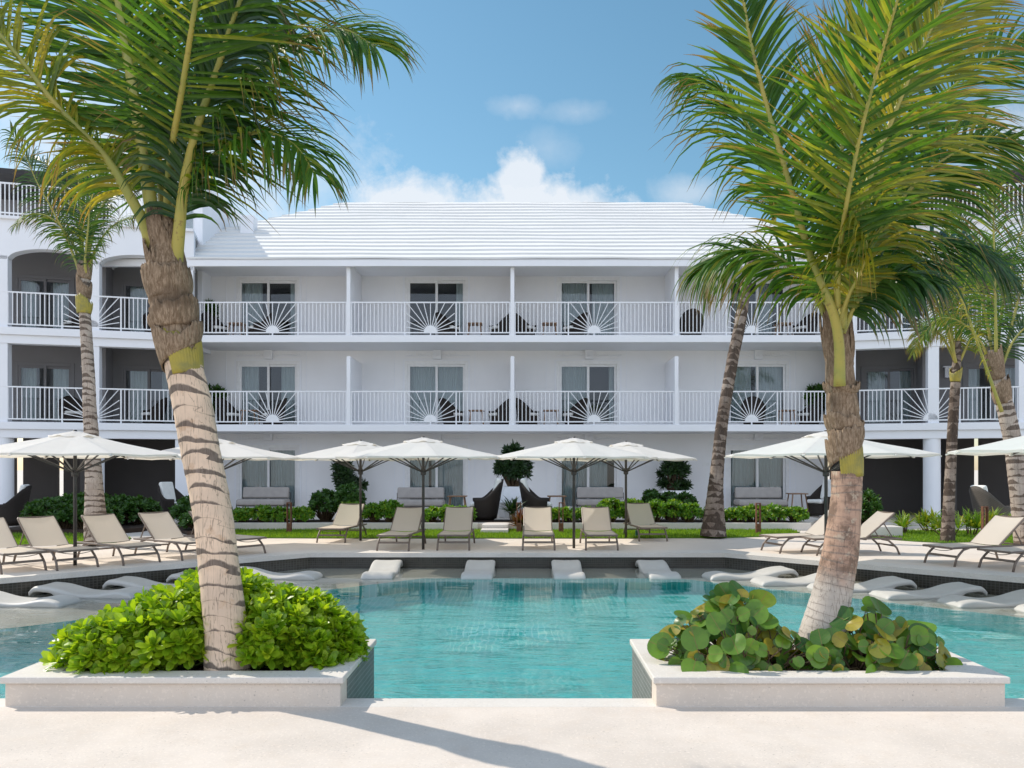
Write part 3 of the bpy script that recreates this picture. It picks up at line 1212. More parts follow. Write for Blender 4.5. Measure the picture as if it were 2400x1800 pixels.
# ================================================================== POOLSIDE FURNITURE
# ---- planters
def planter(label, x0, x1, y0, y1):
    root = thing('planter_box', label, 'planter', ((x0+x1)/2, (y0+y1)/2, 0), 0, 'rendered planters at the pool edge')
    w, d = (x1-x0)/2, (y1-y0)/2
    o = .024
    body = MB()
    body.prism([(-w+o, -d+o), (w-o, -d+o), (w-o, d-o), (-w+o, d-o)], -1.0, .172, [[(-w+.3, -d+.17), (-w+.3, d-.2), (w-.3, d-.2), (w-.3, -d+.17)]])
    body.build('wall', M_PLANTER, root, bev=.01)
    tl = MB()
    for s in (-1, 1):
        tl.box(s*(w-o)-.004, s*(w-o)+.004, -d+.235, d-o, -1.0, .165)
    tl.box(-w+o, w-o, d-o, d-o+.004, -1, .165)
    tl.build('pool_tile', M_GREYTILE, root)
    cap = MB()
    cap.prism([(-w, -d), (w, -d), (w, d), (-w, d)], .172, .222, [[(-w+.34, -d+.2), (-w+.34, d-.24), (w-.34, d-.24), (w-.34, -d+.2)]])
    cap.build('cap', M_CAP, root, bev=.009)
    s = MB()
    n = 26
    random.seed(3)
    for j in range(n):
        for i in range(n):
            pass
    zz = {(i, j): .15+random.uniform(-.02, .03) for i in range(n+1) for j in range(n+1)}
    X_ = lambda i: -w+.32+(2*w-.64)*i/n
    Y_ = lambda j: -d+.19+(2*d-.41)*j/n
    for i in range(n):
        for j in range(n):
            s.quad((X_(i), Y_(j), zz[i, j]), (X_(i+1), Y_(j), zz[i+1, j]), (X_(i+1), Y_(j+1), zz[i+1, j+1]), (X_(i), Y_(j+1), zz[i, j+1]))
    s.build('soil', M_SOIL, root)
    return root


planter('long cream planter at the pool edge holding bright green bushes and a banded palm', -3.86, -1.335, 5.955, 7.31)
planter('long cream planter at the pool edge holding round leaved sea grape and a leaning palm', .945, 3.57, 5.955, 7.31)


# ---- umbrellas
def make_umbrella():
    root = thing('parasol', 'x', 'parasol', group='white parasols around the pool')
    rad, rim, apex = 1.88, 2.02, 2.44
    MB().tube([(0, 0, 0), (0, 0, 1.55), (0, 0, apex+.03)], .031, 14).build('pole', M_BRONZE, root, smooth=True)
    MB().lathe([(.05, 1.62), (.06, 1.64), (.06, 1.74), (.045, 1.78)], 16).build('hub', M_BRONZE, root)
    g = MB()
    na, nr = 64, 9
    random.seed(4)

    def rim_r(a):
        s = (a % (PI/4))-PI/8
        return rad*math.cos(PI/8)/math.cos(s)*(1-.02*math.cos(s*4)**2)

    def zz(a, t):
        s = abs(((a+PI/8) % (PI/4))-PI/8)/(PI/8)       # 0 on a rib, 1 between
        return apex-(apex-rim)*(t**.92)-.022*t*s**1.5+.004*math.sin(7*a+9*t)
    for j in range(nr+1):
        t = .10+.90*j/nr
        for i in range(na):
            a = 2*PI*i/na
            r = rim_r(a)*t
            g.v.append((r*math.cos(a), r*math.sin(a), zz(a, t)))
    for j in range(nr):
        for i in range(na):
            i2 = (i+1) % na
            g.f.append((j*na+i, j*na+i2, (j+1)*na+i2, (j+1)*na+i))
    # hem
    b = len(g.v)
    for i in range(na):
        x, y, z = g.v[nr*na+i]
        g.v.append((x*.996, y*.996, z-.035))
    for i in range(na):
        i2 = (i+1) % na
        g.f.append((nr*na+i, nr*na+i2, b+i2, b+i))
    can = g.build('canopy', M_CANVAS, root, smooth=False)
    g = MB()
    n2 = 48
    g.v.append((0, 0, apex+.012))
    for j in range(1, 5):
        for i in range(n2):
            a = 2*PI*i/n2
            r = .43*j/4*(1+.05*math.sin(8*a))
            z = apex+.012-.112*(j/4)**1.1+(.014*math.sin(5*a+j)+.012*math.sin(11*a+2*j))*(j/4)
            g.v.append((r*math.cos(a), r*math.sin(a), z))
    for i in range(n2):
        g.f.append((0, 1+i, 1+(i+1) % n2))
    for j in range(3):
        for i in range(n2):
            i2 = (i+1) % n2
            g.f.append((1+j*n2+i, 1+(j+1)*n2+i, 1+(j+1)*n2+i2, 1+j*n2+i2))
    g.build('vent_cap', M_CANVAS, can, smooth=True)
    for k in range(8):
        a = PI/4*k
        d = V((math.cos(a), math.sin(a), 0))
        r = MB()
        r.bar(d*.05+V((0, 0, apex-.06)), d*(rad*.985)+V((0, 0, rim-.022)), .024, .03)
        r.build('rib', M_BRONZE, root)
        m = d*rad*.56+V((0, 0, apex-.07-(apex-rim)*.56))
        MB().bar(d*.05+V((0, 0, 1.70)), m, .02, .024).build('strut', M_BRONZE, root)
    g = MB()
    for k in range(8):
        a = PI/4*k
        d = V((math.cos(a), math.sin(a), 0))
        g.bar(d*(rad*.96)+V((0, 0, rim-.01)), d*(rad*1.01)+V((0, 0, rim-.045)), .05, .02)
    g.build('rib_pocket', M_CANVAS, can)
    return root


umb = make_umbrella()
UMB = [(176, 14.78, 'white parasol with dark pole in front of the slim palm, furthest left'),
       (508, 18.3, 'white parasol half hidden behind the banded palm trunk'),
       (845, 19.9, 'white parasol with grey pole beside the hedge, left of the middle pair of loungers'),
       (992, 17.7, 'white parasol with black pole between the first two front loungers'),
       (1345, 17.97, 'white parasol with black pole between the second pair of front loungers'),
       (1467, 20.5, 'white parasol by the hedge with its canopy tucked behind a nearer one'),
       (1936, 14.9, 'white parasol standing behind the leaning palm trunk on the right'),
       (2560, 11.3, 'white parasol cut off by the right edge of the photo')]
for i, (px, D, lab) in enumerate(UMB):
    place(umb, i, ((px-VX)/F*D, D, 0), R((0, 9, 4, 16, 3, 10, 14, 0)[i]), lab)


# ---- deck loungers
def make_lounger(sling, name='sun_lounger'):
    root = thing(name, 'x', 'sun lounger', group='beige sling loungers on the pool deck')
    zs = .335
    g = MB()
    for s in (-1, 1):
        g.tube([(s*.325, .0, zs-.005), (s*.325, .25, zs), (s*.325, 1.2, zs), (s*.325, 1.9, zs-.01)], .021, 8)
    g.bar((-.325, .01, zs-.005), (.325, .01, zs-.005), .035, .035)
    g.bar((-.325, 1.88, zs-.01), (.325, 1.88, zs-.01), .03, .03)
    g.bar((-.325, 1.12, zs-.02), (.325, 1.12, zs-.02), .03, .03)
    g.bar((-.315, .12, .175), (.315, .12, .175), .03, .04)
    g.bar((-.315, 1.76, .175), (.315, 1.76, .175), .03, .03)
    n = 10
    g.tube([(-.3+.6*k/n, .08, zs-.02-.05*(1-(2*k/n-1)**2)) for k in range(n+1)], .007, 6)
    g.build('frame', M_TAUPE, root, smooth=False)
    for s in (-1, 1):
        MB().tube([(s*.325, .40, zs-.01), (s*.33, .27, zs-.04), (s*.335, .17, zs-.12), (s*.34, .10, .14), (s*.345, .05, 0)], .021, 8).build('leg', M_TAUPE, root, smooth=True)
        MB().tube([(s*.325, 1.45, zs-.01), (s*.33, 1.60, zs-.04), (s*.335, 1.70, zs-.12), (s*.34, 1.78, .14), (s*.345, 1.84, 0)], .021, 8).build('leg', M_TAUPE, root, smooth=True)
    g = MB()
    nx, ny = 8, 14
    for j in range(ny+1):
        for i in range(nx+1):
            u = 2*i/nx-1
            g.v.append((u*.315, .02+1.12*j/ny, zs+.018-.022*(1-u*u)))
    for j in range(ny):
        for i in range(nx):
            a = j*(nx+1)+i
            g.f.append((a, a+1, a+nx+2, a+nx+1))
    o = g.build('seat_sling', sling, root, smooth=True)
    a = R(39)
    L = .80
    hy, hz = 1.13, zs+.01
    back = MB()
    dv = V((0, math.cos(a), math.sin(a)))
    for s in (-1, 1):
        back.tube([V((s*.315, hy, hz)), V((s*.315, hy, hz))+dv*L*.96, V((s*.30, hy, hz))+dv*L], .018, 8)
    back.bar(V((-.31, hy, hz))+dv*L, V((.31, hy, hz))+dv*L, .03, .03)
    for s in (-1, 1):
        back.bar(V((s*.28, hy, hz))+dv*.50, (s*.28, hy+.60, zs), .018, .018)
    back.bar((-.28, hy+.60, zs), (.28, hy+.60, zs), .018, .018)
    bo = back.build('back_frame', M_TAUPE, root, smooth=False)
    g = MB()
    nrm = V((0, -math.sin(a), math.cos(a)))
    for j in range(ny+1):
        for i in range(nx+1):
            u = 2*i/nx-1
            p = V((u*.308, hy, hz))+dv*(L*1.0*j/ny)+nrm*(.02-.02*(1-u*u))
            g.v.append(tuple(p))
    for j in range(ny):
        for i in range(nx):
            q = j*(nx+1)+i
            g.f.append((q, q+1, q+nx+2, q+nx+1))
    g.build('back_sling', sling, root, smooth=True)
    return root


def facing(dx, dy):
    return math.atan2(dy, dx)-PI/2          # local +y (towards the head) along (dx, dy)


lg = make_lounger(M_SLING)
for i, (x, y, dx, dy_, lab) in enumerate([
        (-8.45, 13.72, -.80, .60, 'beige lounger cut off by the left edge, only its foot legs in view'),
        (-7.80, 14.20, -.80, .60, 'beige lounger nearest the left edge that shows its whole raised back'),
        (-7.03, 14.95, -.80, .60, 'beige lounger standing just right of the leftmost parasol pole'),
        (-6.3, 15.75, -.80, .60, 'beige lounger whose foot end is hidden by the banded palm trunk'),
        (-5.55, 16.55, -.82, .57, 'beige lounger with its middle behind the banded palm trunk, foot end showing on the right'),
        (-4.62, 19.25, .09, .99, 'beige lounger set back by the hedge, left of the grey parasol pole'),
        (-2.83, 17.3, .08, .99, 'slightly turned beige lounger just left of the black parasol pole'),
        (-1.54, 17.4, 0, 1, 'beige lounger facing the pool just right of the left black parasol pole'),
        (.30, 17.4, 0, 1, 'beige lounger facing the pool in front of the red leaved plant'),
        (1.66, 17.4, 0, 1, 'beige lounger facing the pool just right of the second black parasol pole'),
        (3.12, 19.6, -.09, .99, 'beige lounger set back by the hedge near the leaning dark palm'),
        (5.15, 17.15, .96, .28, 'lounger with raised back hidden behind the leaning palm, foot end showing on its left'),
        (7.55, 14.85, .95, .31, 'sunlit lounger on the right with its whole white raised back in view'),
        (8.15, 14.1, .95, .31, 'lounger at the right edge with only its foot half in view')]):
    place(lg, i, (x, y, 0), facing(dx, dy_), lab)
l2 = make_lounger(M_SLING_SHADED)
place(l2, 0, (5.82, 16.75, 0), facing(1, .12), 'lounger with shade-darkened beige raised back just right of the leaning palm trunk')


# ---- in-pool ledge loungers
def make_ledge():
    root = thing('pool_lounger', 'x', 'pool lounger', group='moulded loungers on the pool shelf')
    L, w = 2.05, .36
    prof = []
    n = 40
    for k in range(n+1):
        t = k/n
        # hump for the knees, hollow for the seat, rise to the head
        z = .05+.07*math.exp(-((t-.17)/.15)**2)+.175/(1+math.exp(-(t-.68)/.075))
        z -= .10*max(0, (t-.93)/.07)**2
        if t < .05:
            z -= .10*(1-t/.05)**2
        prof.append((t*L, z))
    g = MB()
    base = len(g.v)
    m = n+1
    nx = 12
    for (y, z) in prof:
        for i in range(nx+1):
            u = 2*i/nx-1
            edge = .035*max(0, abs(u)-.78)/.22
            g.v.append((u*w, y, z-edge*edge/.035-.012*(1-u*u)))
    for k in range(n):
        for i in range(nx):
            a = k*(nx+1)+i
            g.f.append((a, a+1, a+nx+2, a+nx+1))
    # underside follows the top, thinner at the head
    off = len(g.v)
    for k, (y, z) in enumerate(prof):
        t = k/n
        zb = -.135+max(0, z-.115+.135)*max(0, min(1, (t-.66)/.12))
        for i in range(nx+1):
            u = 2*i/nx-1
            g.v.append((u*w*.97, y, zb))
    for k in range(n):
        for i in range(nx):
            a = off+k*(nx+1)+i
            g.f.append((a+nx+1, a+nx+2, a+1, a))
    for k in range(n):
        for i, fl2 in ((0, False), (nx, True)):
            a, b = k*(nx+1)+i, (k+1)*(nx+1)+i
            q = (a, b, off+b, off+a)
            g.f.append(q[::-1] if fl2 else q)
    for k, fl2 in ((0, True), (n, False)):
        for i in range(nx):
            a, b = k*(nx+1)+i, k*(nx+1)+i+1
            q = (a, b, off+b, off+a)
            g.f.append(q[::-1] if fl2 else q)
    b = g.build('body', M_PLASTIC, root, smooth=True)
    m_ = b.modifiers.new('bevel', 'BEVEL')
    m_.width = .03
    m_.segments = 3
    m_.limit_method = 'ANGLE'
    m_.angle_limit = R(50)
    return root


pl = make_ledge()
PLZ = WATER
for i, (x, y, dx, dy_, lab) in enumerate([
        (-2.80, 15.27, -.03, 1, 'pale moulded pool lounger facing the viewer, leftmost of the four along the far wall'),
        (-.91, 15.25, 0, 1, 'pale moulded pool lounger facing the viewer, second of four along the far wall'),
        (.85, 15.25, 0, 1, 'pale moulded pool lounger facing the viewer, third of four along the far wall'),
        (2.66, 15.25, -.03, 1, 'pale moulded pool lounger facing the viewer, rightmost of the four along the far wall'),
        (3.42, 15.40, .99, .10, 'pale wavy pool lounger seen side on, furthest of the right hand row'),
        (4.15, 14.65, .99, .10, 'pale wavy pool lounger partly behind the leaning palm, second of the right hand row'),
        (4.93, 13.9, .99, .10, 'pale wavy pool lounger just right of the leaning palm, third of the right hand row'),
        (5.7, 13.15, .99, .10, 'pale wavy pool lounger, fourth along the right hand row'),
        (6.45, 12.4, .99, .10, 'pale wavy pool lounger cut by the right edge, fifth along the right hand row'),
        (7.2, 11.65, .99, .10, 'pale pool lounger of which only the foot tip shows at the right edge'),
        (-6.95, 12.45, -1, .04, 'grey white pool lounger cut off by the left edge of the photo'),
        (-6.25, 13.25, -1, .04, 'grey white pool lounger shown whole at the left, above the bright green bush'),
        (-5.45, 14.0, -1, .04, 'grey white pool lounger with its foot behind the bushes, third of the left row'),
        (-4.7, 14.75, -1, .04, 'grey white pool lounger with its head just left of the banded palm trunk'),
        (-3.9, 15.45, -1, .04, 'shaded pool lounger emerging right of the banded palm trunk')]):
    place(pl, i, (x, y, PLZ), facing(dx, dy_), lab, .84 if i < 4 else None)
for o in bpy.data.objects:
    if o.name.startswith('body'):
        o.cycles.is_caustics_receiver = True


# ---- terrace furniture
def make_sofa():
    root = thing('garden_sofa', 'x', 'sofa', group='grey two seat sofas on the terrace')
    g = MB()
    for s in (-.84, .84):
        for y in (-.36, .34):
            g.tube([(s, y, 0), (s, y, .36 if y < 0 else .72)], .014, 6)
    g.bar((-.84, -.36, .27), (.84, -.36, .27), .03, .025)
    g.bar((-.84, .34, .27), (.84, .34, .27), .03, .025)
    for s in (-.84, .84):
        g.bar((s, -.36, .27), (s, .34, .27), .03, .025)
    g.bar((-.84, .36, .72), (.84, .36, .72), .025, .025)
    g.build('frame', M_BRONZE, root)
    MB().box(-.85, .85, -.42, .38, .285, .50).build('seat_cushion', M_CUSHION, root, bev=.07, seg=4)
    M = Matrix.Translation((0, .24, .52)) @ Matrix.Rotation(R(-10), 4, 'X')
    MB().box(-.82, .82, -.09, .09, 0, .40, M).build('back_cushion', M_CUSHION, root, bev=.06, seg=4)
    return root


sf = make_sofa()
for i, (px, D, lab) in enumerate([(618, 28.7, 'grey sofa under the ground floor window just right of the banded palm'), (984, 28.2, 'grey sofa left of the wicker armchairs on the terrace'),
                                  (1408, 28.5, 'grey sofa right of the wicker armchairs, behind a parasol pole'), (1782, 28.4, 'grey sofa between the leaning dark palm and the small teak table')]):
    place(sf, i, ((px-VX)/F*D, D, .2), 0, lab)


def make_armchair(mat, cush, name='wicker_armchair', group='wicker armchairs on the terrace', back=True):
    root = thing(name, 'x', 'armchair', group=group)
    g = MB()
    n = 40
    rows = 8
    for j in range(rows+1):
        t = j/rows
        for k in range(n+1):
            a = R(-128+256*k/n)            # 0 = back (+y)
            top = .60+.52*max(0, math.cos(a*.95))**1.5
            z = .06+(top-.06)*t
            flare = .34+.09*t+.10*t*max(0, math.cos(a))
            g.v.append((flare*1.02*math.sin(a), flare*math.cos(a)*1.0, z))
    for j in range(rows):
        for k in range(n):
            a = j*(n+1)+k
            g.f.append((a, a+1, a+n+2, a+n+1))
    o = g.build('shell', mat, root, smooth=True)
    m = o.modifiers.new('solid', 'SOLIDIFY')
    m.thickness = .05
    m.offset = 0
    g = MB()
    g.lathe([(.30, 0), (.34, .06), (.36, .36), (.35, .38)], 32, (0, -.02, 0))
    g.build('seat_base', mat, root, smooth=False)
    MB().box(-.29, .29, -.36, .26, .38, .50).build('seat_cushion', cush, root, bev=.05, seg=3)
    M = Matrix.Translation((0, .26, .50)) @ Matrix.Rotation(R(-14), 4, 'X')
    if back:
        MB().box(-.27, .27, -.07, .07, 0, .66, M).build('back_cushion', cush, root, bev=.06, seg=3)
    return root


ac = make_armchair(M_WICKER, M_WHITECUSH)
for i, (px, D, rz, s, lab) in enumerate([
        (1133, 24.6, R(-84), 1.12, 'dark wicker armchair with white cushion left of the white centre pot'),
        (1262, 24.6, R(84), 1.12, 'dark wicker armchair with white cushion right of the white centre pot'),
        (412, 26.2, R(70), 1.0, 'dark wicker armchair with white cushion left of the banded palm trunk'),
        (22, 25.2, R(-75), 1.1, 'dark wicker armchair with tall white cushion at the far left edge'),
        (1925, 27.6, R(-62), 1.05, 'dark wicker armchair with white cushion beside the small teak table on the right')]):
    place(ac, i, ((px-VX)/F*D, D, .2 if i not in (3,) else 0.02), rz, lab, s)
ac2 = make_armchair(M_GREYWICK, M_WHITECUSH)
place(ac2, 0, ((2325-VX)/F*24.2, 24.2, .0), R(100), 'pale grey wicker armchair with white cushion on the right under the loggias', 1.12)


def make_table(h=.72, w=.30):
    root = thing('side_table', 'x', 'table', group='small teak side tables')
    MB().box(-w, w, -w, w, h-.035, h).build('table_top', M_WOOD, root, bev=.01)
    for sx in (-1, 1):
        for sy in (-1, 1):
            MB().bar((sx*w*.72, sy*w*.72, h-.035), (sx*w*1.02, sy*w*1.02, 0), .035, .035).build('leg', M_WOOD, root)
    return root


tb = make_table()
for i, (px, D, lab) in enumerate([(1072, 25.6, 'small teak table left of the left dark armchair'), (1305, 25.6, 'small teak table right of the right dark armchair'), (1868, 28.2, 'small teak table between the grey sofa and the right hand armchair')]):
    place(tb, i, ((px-VX)/F*D, D, .2), 0, lab)

# ---- balcony furniture
bc = make_armchair(M_WICKER, M_WHITECUSH, 'balcony_chair', 'dark wicker chairs on the balconies', False)
bt = thing('balcony_table', 'x', 'table', group='small tables on the balconies')
MB().box(-.27, .27, -.27, .27, .52, .56).build('table_top', M_WOOD, bt, bev=.008)
for sx in (-1, 1):
    for sy in (-1, 1):
        MB().bar((sx*.2, sy*.2, .52), (sx*.25, sy*.25, 0), .03, .03).build('leg', M_WOOD, bt)
BN = ('first bay from left', 'second bay from left', 'third bay from left', 'rightmost bay')
bchairs = [(2, 0, 507, 60), (2, 0, 607, -60), (2, 1, 1053, 60), (2, 1, 1172, -60), (2, 2, 1232, 60), (2, 2, 1345, -60), (2, 3, 1619, 175), (2, 3, 1885, -60),
           (1, 0, 537, 60), (1, 0, 640, -60), (1, 1, 1062, 60), (1, 1, 1170, -60), (1, 2, 1238, 60), (1, 2, 1345, -60), (1, 3, 1765, 160), (1, 3, 1895, -70)]
seen = {}
for i, (f_, b, px, rz) in enumerate(bchairs):
    k = seen.get((f_, b), 0)
    seen[f_, b] = k+1
    lab = 'dark wicker chair, %s balcony, %s, %s of its table' % ('upper' if f_ == 2 else 'lower', BN[b], ('left', 'right')[k])
    if b == 3 and k == 0:
        lab = 'dark wicker chair alone beside the sunburst panel, %s balcony, rightmost bay' % ('upper' if f_ == 2 else 'lower')
    place(bc, i, ((px-VX)/F*29.1, 29.05, FL[f_]), R(rz), lab, .92)
for i, (f_, b, px) in enumerate([(2, 0, 557), (2, 1, 1113), (2, 2, 1288), (2, 3, 1835), (1, 0, 588), (1, 1, 1117), (1, 2, 1291), (1, 3, 1842)]):
    place(bt, i, ((px-VX)/F*29.0, 28.95, FL[f_]), 0, 'small teak table on the %s balcony, %s' % ('upper' if f_ == 2 else 'lower', BN[b]))
wm = {}
for i, (x, f_, lab) in enumerate([(-13.1, 2, 'dark wicker chair on the upper loggia of the left wing, behind the banded palm'), (-15.6, 2, 'dark wicker chair on the upper loggia of the left wing, left of the slim palm'),
                                  (-15.7, 1, 'dark wicker chair on the lower loggia of the left wing, left of the slim palm'), (-13.2, 1, 'dark wicker chair on the lower loggia of the left wing, right of the slim palm')]):
    dup(bc, (x, 27.75+(x+11.45)*.268+1.5, FL[f_]), R(40*(-1)**i), lab, .92)

# ---- bollard lamps
bo = thing('bollard_lamp', 'x', 'path light', group='rusty bollard lamps along the lawn')
MB().box(-.065, .065, -.05, .05, 0, .26).build('base', M_RUST, bo, bev=.006)
for s in (-1, 1):
    MB().box(s*.052-.013, s*.052+.013, -.05, .05, .262, .80).build('upright', M_RUST, bo)
MB().box(-.064, .064, -.045, .045, .80, .825).build('cap', M_RUST, bo)
for i, (px, D, lab) in enumerate([(678, 22.2, 'rusty bollard lamp on the lawn in front of the leftmost sofa'), (1216, 22.2, 'rusty bollard lamp half behind the lounger by the red leaved plant'), (1315, 22.2, 'rusty bollard lamp just left of the second black parasol pole'),
                                  (1777, 21.9, 'rusty bollard lamp on the lawn right of the leaning dark palm'), (2308, 19.8, 'rusty bollard lamp behind the sunlit lounger on the right')]):
    place(bo, i, ((px-VX)/F*D, D, .02), 0, lab)
g = MB()
g.lathe([(.10, 0), (.10, .2), (.13, .2), (.13, .27), (.08, .29)], 16)
v_ = g.build('valve_post', M_GREEN)
v_.location = ((2308-VX)/F*18.9, 18.9, 0)
tag(v_, 'short round green post on the lawn beside the sunlit right lounger', 'post')
g = MB()
g.box(-.05, .05, -.05, .05, 0, .16)
v_ = g.build('spike_lamp', M_GREEN, bev=.01)
v_.location = ((1494-VX)/F*20.9, 20.9, .02)
tag(v_, 'tiny dark green garden spotlight on the grass left of the set back right lounger', 'garden light')

# ================================================================== PLANTS
def leaf_strip(g, p, d, up_, L, w, segs, shape, bend, rnd, fold=.25):
    """a folded leaf from p along d, bending by `bend` (a vector) on the way"""
    d = d.normalized()
    wv = d.cross(up_)
    if wv.length < 1e-4:
        wv = d.orthogonal()
    wv.normalize()
    rows = []
    pos = p.copy()
    for k in range(segs+1):
        t = k/segs
        ww = w*shape[k]
        nrm = wv.cross(d).normalized()
        rows.append((pos-wv*ww+nrm*ww*fold, pos.copy(), pos+wv*ww+nrm*ww*fold))
        d = (d+bend*(1/segs)*(.15+1.9*t**1.4)).normalized()
        wv = (wv-d*wv.dot(d)).normalized()
        pos = pos+d*(L/segs)
    b = len(g.v)
    for r in rows:
        g.v += [tuple(q) for q in r]
    for k in range(segs):
        a = b+3*k
        u0, u1 = k/segs, (k+1)/segs
        g.f += [(a, a+1, a+4, a+3), (a+1, a+2, a+5, a+4)]
        g.uv += [(u0, 0), (u0, .5), (u1, .5), (u1, 0), (u0, .5), (u0, 1), (u1, 1), (u1, .5)]
        g.uv2 += [rnd]*8


def rosette(g, p, axis, n, L, w, segs=4, shape=(.18, .55, .95, 1.0, .25), rng=random, curl=.5, tilt=(20, 85)):
    axis = axis.normalized()
    u = axis.orthogonal().normalized()
    v = axis.cross(u)
    ph = rng.uniform(0, 6.28)
    for k in range(n):
        a = ph+k*2.4+rng.uniform(-.25, .25)
        t = R(tilt[0]+(tilt[1]-tilt[0])*((k+.5)/n)**.8+rng.uniform(-8, 8))
        side = u*math.cos(a)+v*math.sin(a)
        d = axis*math.cos(t)+side*math.sin(t)
        bend = (side*curl*.7-axis*curl*.55)
        leaf_strip(g, p+d*L*.06, d, axis-side*.3, L*rng.uniform(.75, 1.12), w*rng.uniform(.8, 1.15), segs, shape, bend, (rng.random(), rng.random()), .22)


OBOV = (.14, .42, .80, 1.0, .42)


def shrub(root, blobs, spacing, nleaf, L, w, lmat, smat, seed, segs=4, shape=OBOV, ground=0.0, inner_=.55, curl=.5, tilt=(20, 85), stems=True, upness=.45, jit=.07):
    """leafy shrub: rosettes over several rounded masses plus the stems that carry them"""
    rng = random.Random(seed)
    g, sg = MB(), MB()
    for (c, rad) in blobs:
        c, rad = V(c), V(rad)
        area = 2*PI*((rad.x*rad.y)**1.6/3+(rad.x*rad.z)**1.6/3+(rad.y*rad.z)**1.6/3)**(1/1.6)*1.25
        n = int(area/spacing**2*1.5)
        for k in range(n):
            z = rng.uniform(-.35, 1)
            a = rng.uniform(0, 2*PI)
            r = math.sqrt(max(0, 1-z*z))
            dirv = V((r*math.cos(a), r*math.sin(a), z))
            q = rng.choice((1.0, 1.0, .97, .9, .8, inner_))*rng.uniform(1-jit, 1+jit*.75)
            p = c+V((dirv.x*rad.x, dirv.y*rad.y, dirv.z*rad.z))*q
            if p.z < ground+.02:
                continue
            out = V((dirv.x/rad.x, dirv.y/rad.y, dirv.z/rad.z)).normalized()
            ax = (out+V((0, 0, upness))+V((rng.uniform(-.3, .3), rng.uniform(-.3, .3), rng.uniform(-.2, .2)))).normalized()
            rosette(g, p, ax, nleaf+rng.randint(-1, 1), L, w, segs, shape, rng, curl, tilt)
            if stems and rng.random() < .5:
                b = V((c.x+(p.x-c.x)*.3, c.y+(p.y-c.y)*.3, ground))
                m = (p+b)/2+V((rng.uniform(-.03, .03), rng.uniform(-.03, .03), .02))
                sg.tube([b, m, p], [.011*L/.1, .008*L/.1, .005*L/.1], 5, False)
    g.build('foliage', lmat, root)
    if sg.v:
        sg.build('stems', smat, root, smooth=True)
    return root


# bright bushes in the left planter
def bush(label, blobs, seed, base):
    root = thing('beach_shrub', label, 'bush', base, 0, 'bright green bushes in the left planter')
    b = [((x-base[0], y-base[1], z-base[2]), r) for (x, y, z), r in blobs]
    shrub(root, b, .080, 10, .118, .029, L_NAUP, M_GSTEM, seed, 4, OBOV, 0, .5, .35, (8, 72), True, .9, .17)


bush('wide bright green bush filling the planter left of the banded trunk', [((-3.22, 6.55, .28), (.47, .44, .25)), ((-2.80, 6.60, .38), (.46, .46, .33)), ((-2.52, 6.75, .44), (.40, .40, .40))], 21, (-2.9, 6.6, .15))
bush('rounded bright green bush filling the planter right of the banded trunk', [((-2.03, 6.64, .36), (.36, .42, .34)), ((-1.86, 6.70, .31), (.34, .40, .33)), ((-1.62, 6.68, .25), (.22, .36, .24))], 22, (-1.95, 6.65, .15))
bush('small tuft of bright leaves standing behind the banded trunk, above the wide bush', [((-2.68, 6.98, .72), (.17, .15, .16))], 23, (-2.66, 7.0, .15))


# round leaved sea grape in the right planter
def grape(label, blobs, n, seed, base):
    root = thing('sea_grape_shrub', label, 'bush', base, 0, 'sea grape bushes in the right planter')
    rng = random.Random(seed)
    g, sg = MB(), MB()
    B = V(base)
    for k in range(n):
        c, rad = rng.choice(blobs)
        z = rng.uniform(-.6, 1)
        a = rng.uniform(0, 2*PI)
        r = math.sqrt(max(0, 1-z*z))
        dv = V((r*math.cos(a), r*math.sin(a), z))
        q = rng.choice((1, 1, .92, .75, .5))
        p = V(c)+V((dv.x*rad[0], dv.y*rad[1], dv.z*rad[2]))*q-B
        if p.z < .03:
            p.z = rng.uniform(.03, .12)
        nrm = (dv*.6+V((rng.uniform(-.7, .7), -rng.uniform(.1, 1.0), rng.uniform(.0, .9)))).normalized()
        ax = (dv+V((rng.uniform(-.6, .6), rng.uniform(-.5, .5), rng.uniform(-.3, .6))))
        ax = (ax-nrm*ax.dot(nrm)).normalized()
        sd = nrm.cross(ax)
        rr = rng.choice((.035, .04, .05, .055, .06, .07, .08, .09, .105))*rng.uniform(.85, 1.1)
        m = 18
        cup = rng.uniform(-.25, .35)
        rnd = (rng.random(), rng.random()**(1.0 if rr > .06 else .7))
        rings = []
        b = len(g.v)
        g.v.append(tuple(p+ax*rr))
        loc = [(0, 0)]
        for j, f in ((1, .5), (2, 1.0)):
            for i in range(m):
                t = 2*PI*i/m
                ex, ey = math.cos(t), math.sin(t)
                notch = 1-.22*math.exp(-((abs(t-PI))/.35)**2)
                x, y = ex*f*notch, ey*f*1.08*(1-.04*ex)
                zz = cup*rr*(x*x*.3+y*y)*.6+.04*rr*math.sin(3*t+k)*f+.10*rr*abs(y)
                g.v.append(tuple(p+ax*(rr+x*rr)+sd*(y*rr)+nrm*zz))
                loc.append((x, y))
        def addf(ids):
            g.f.append(tuple(b+i for i in ids))
            g.uv.extend(loc[i] for i in ids)
            g.uv2.extend([rnd]*len(ids))
        for i in range(m):
            i2 = (i+1) % m
            addf((0, 1+i, 1+i2))
            addf((1+i, 1+m+i, 1+m+i2, 1+i2))
        if rng.random() < .75:
            root_p = V((p.x*.55+rng.uniform(-.1, .1), p.y*.4, 0))
            mid = (p+root_p)/2+V((rng.uniform(-.04, .04), rng.uniform(-.04, .04), .03))
            sg.tube([root_p, mid, p-ax*.0, p+ax*rr*.2], [.009, .007, .004, .003], 6, False)
    g.build('foliage', L_GRAPE, root, smooth=True)
    sg.build('stems', M_STEM, root, smooth=True)


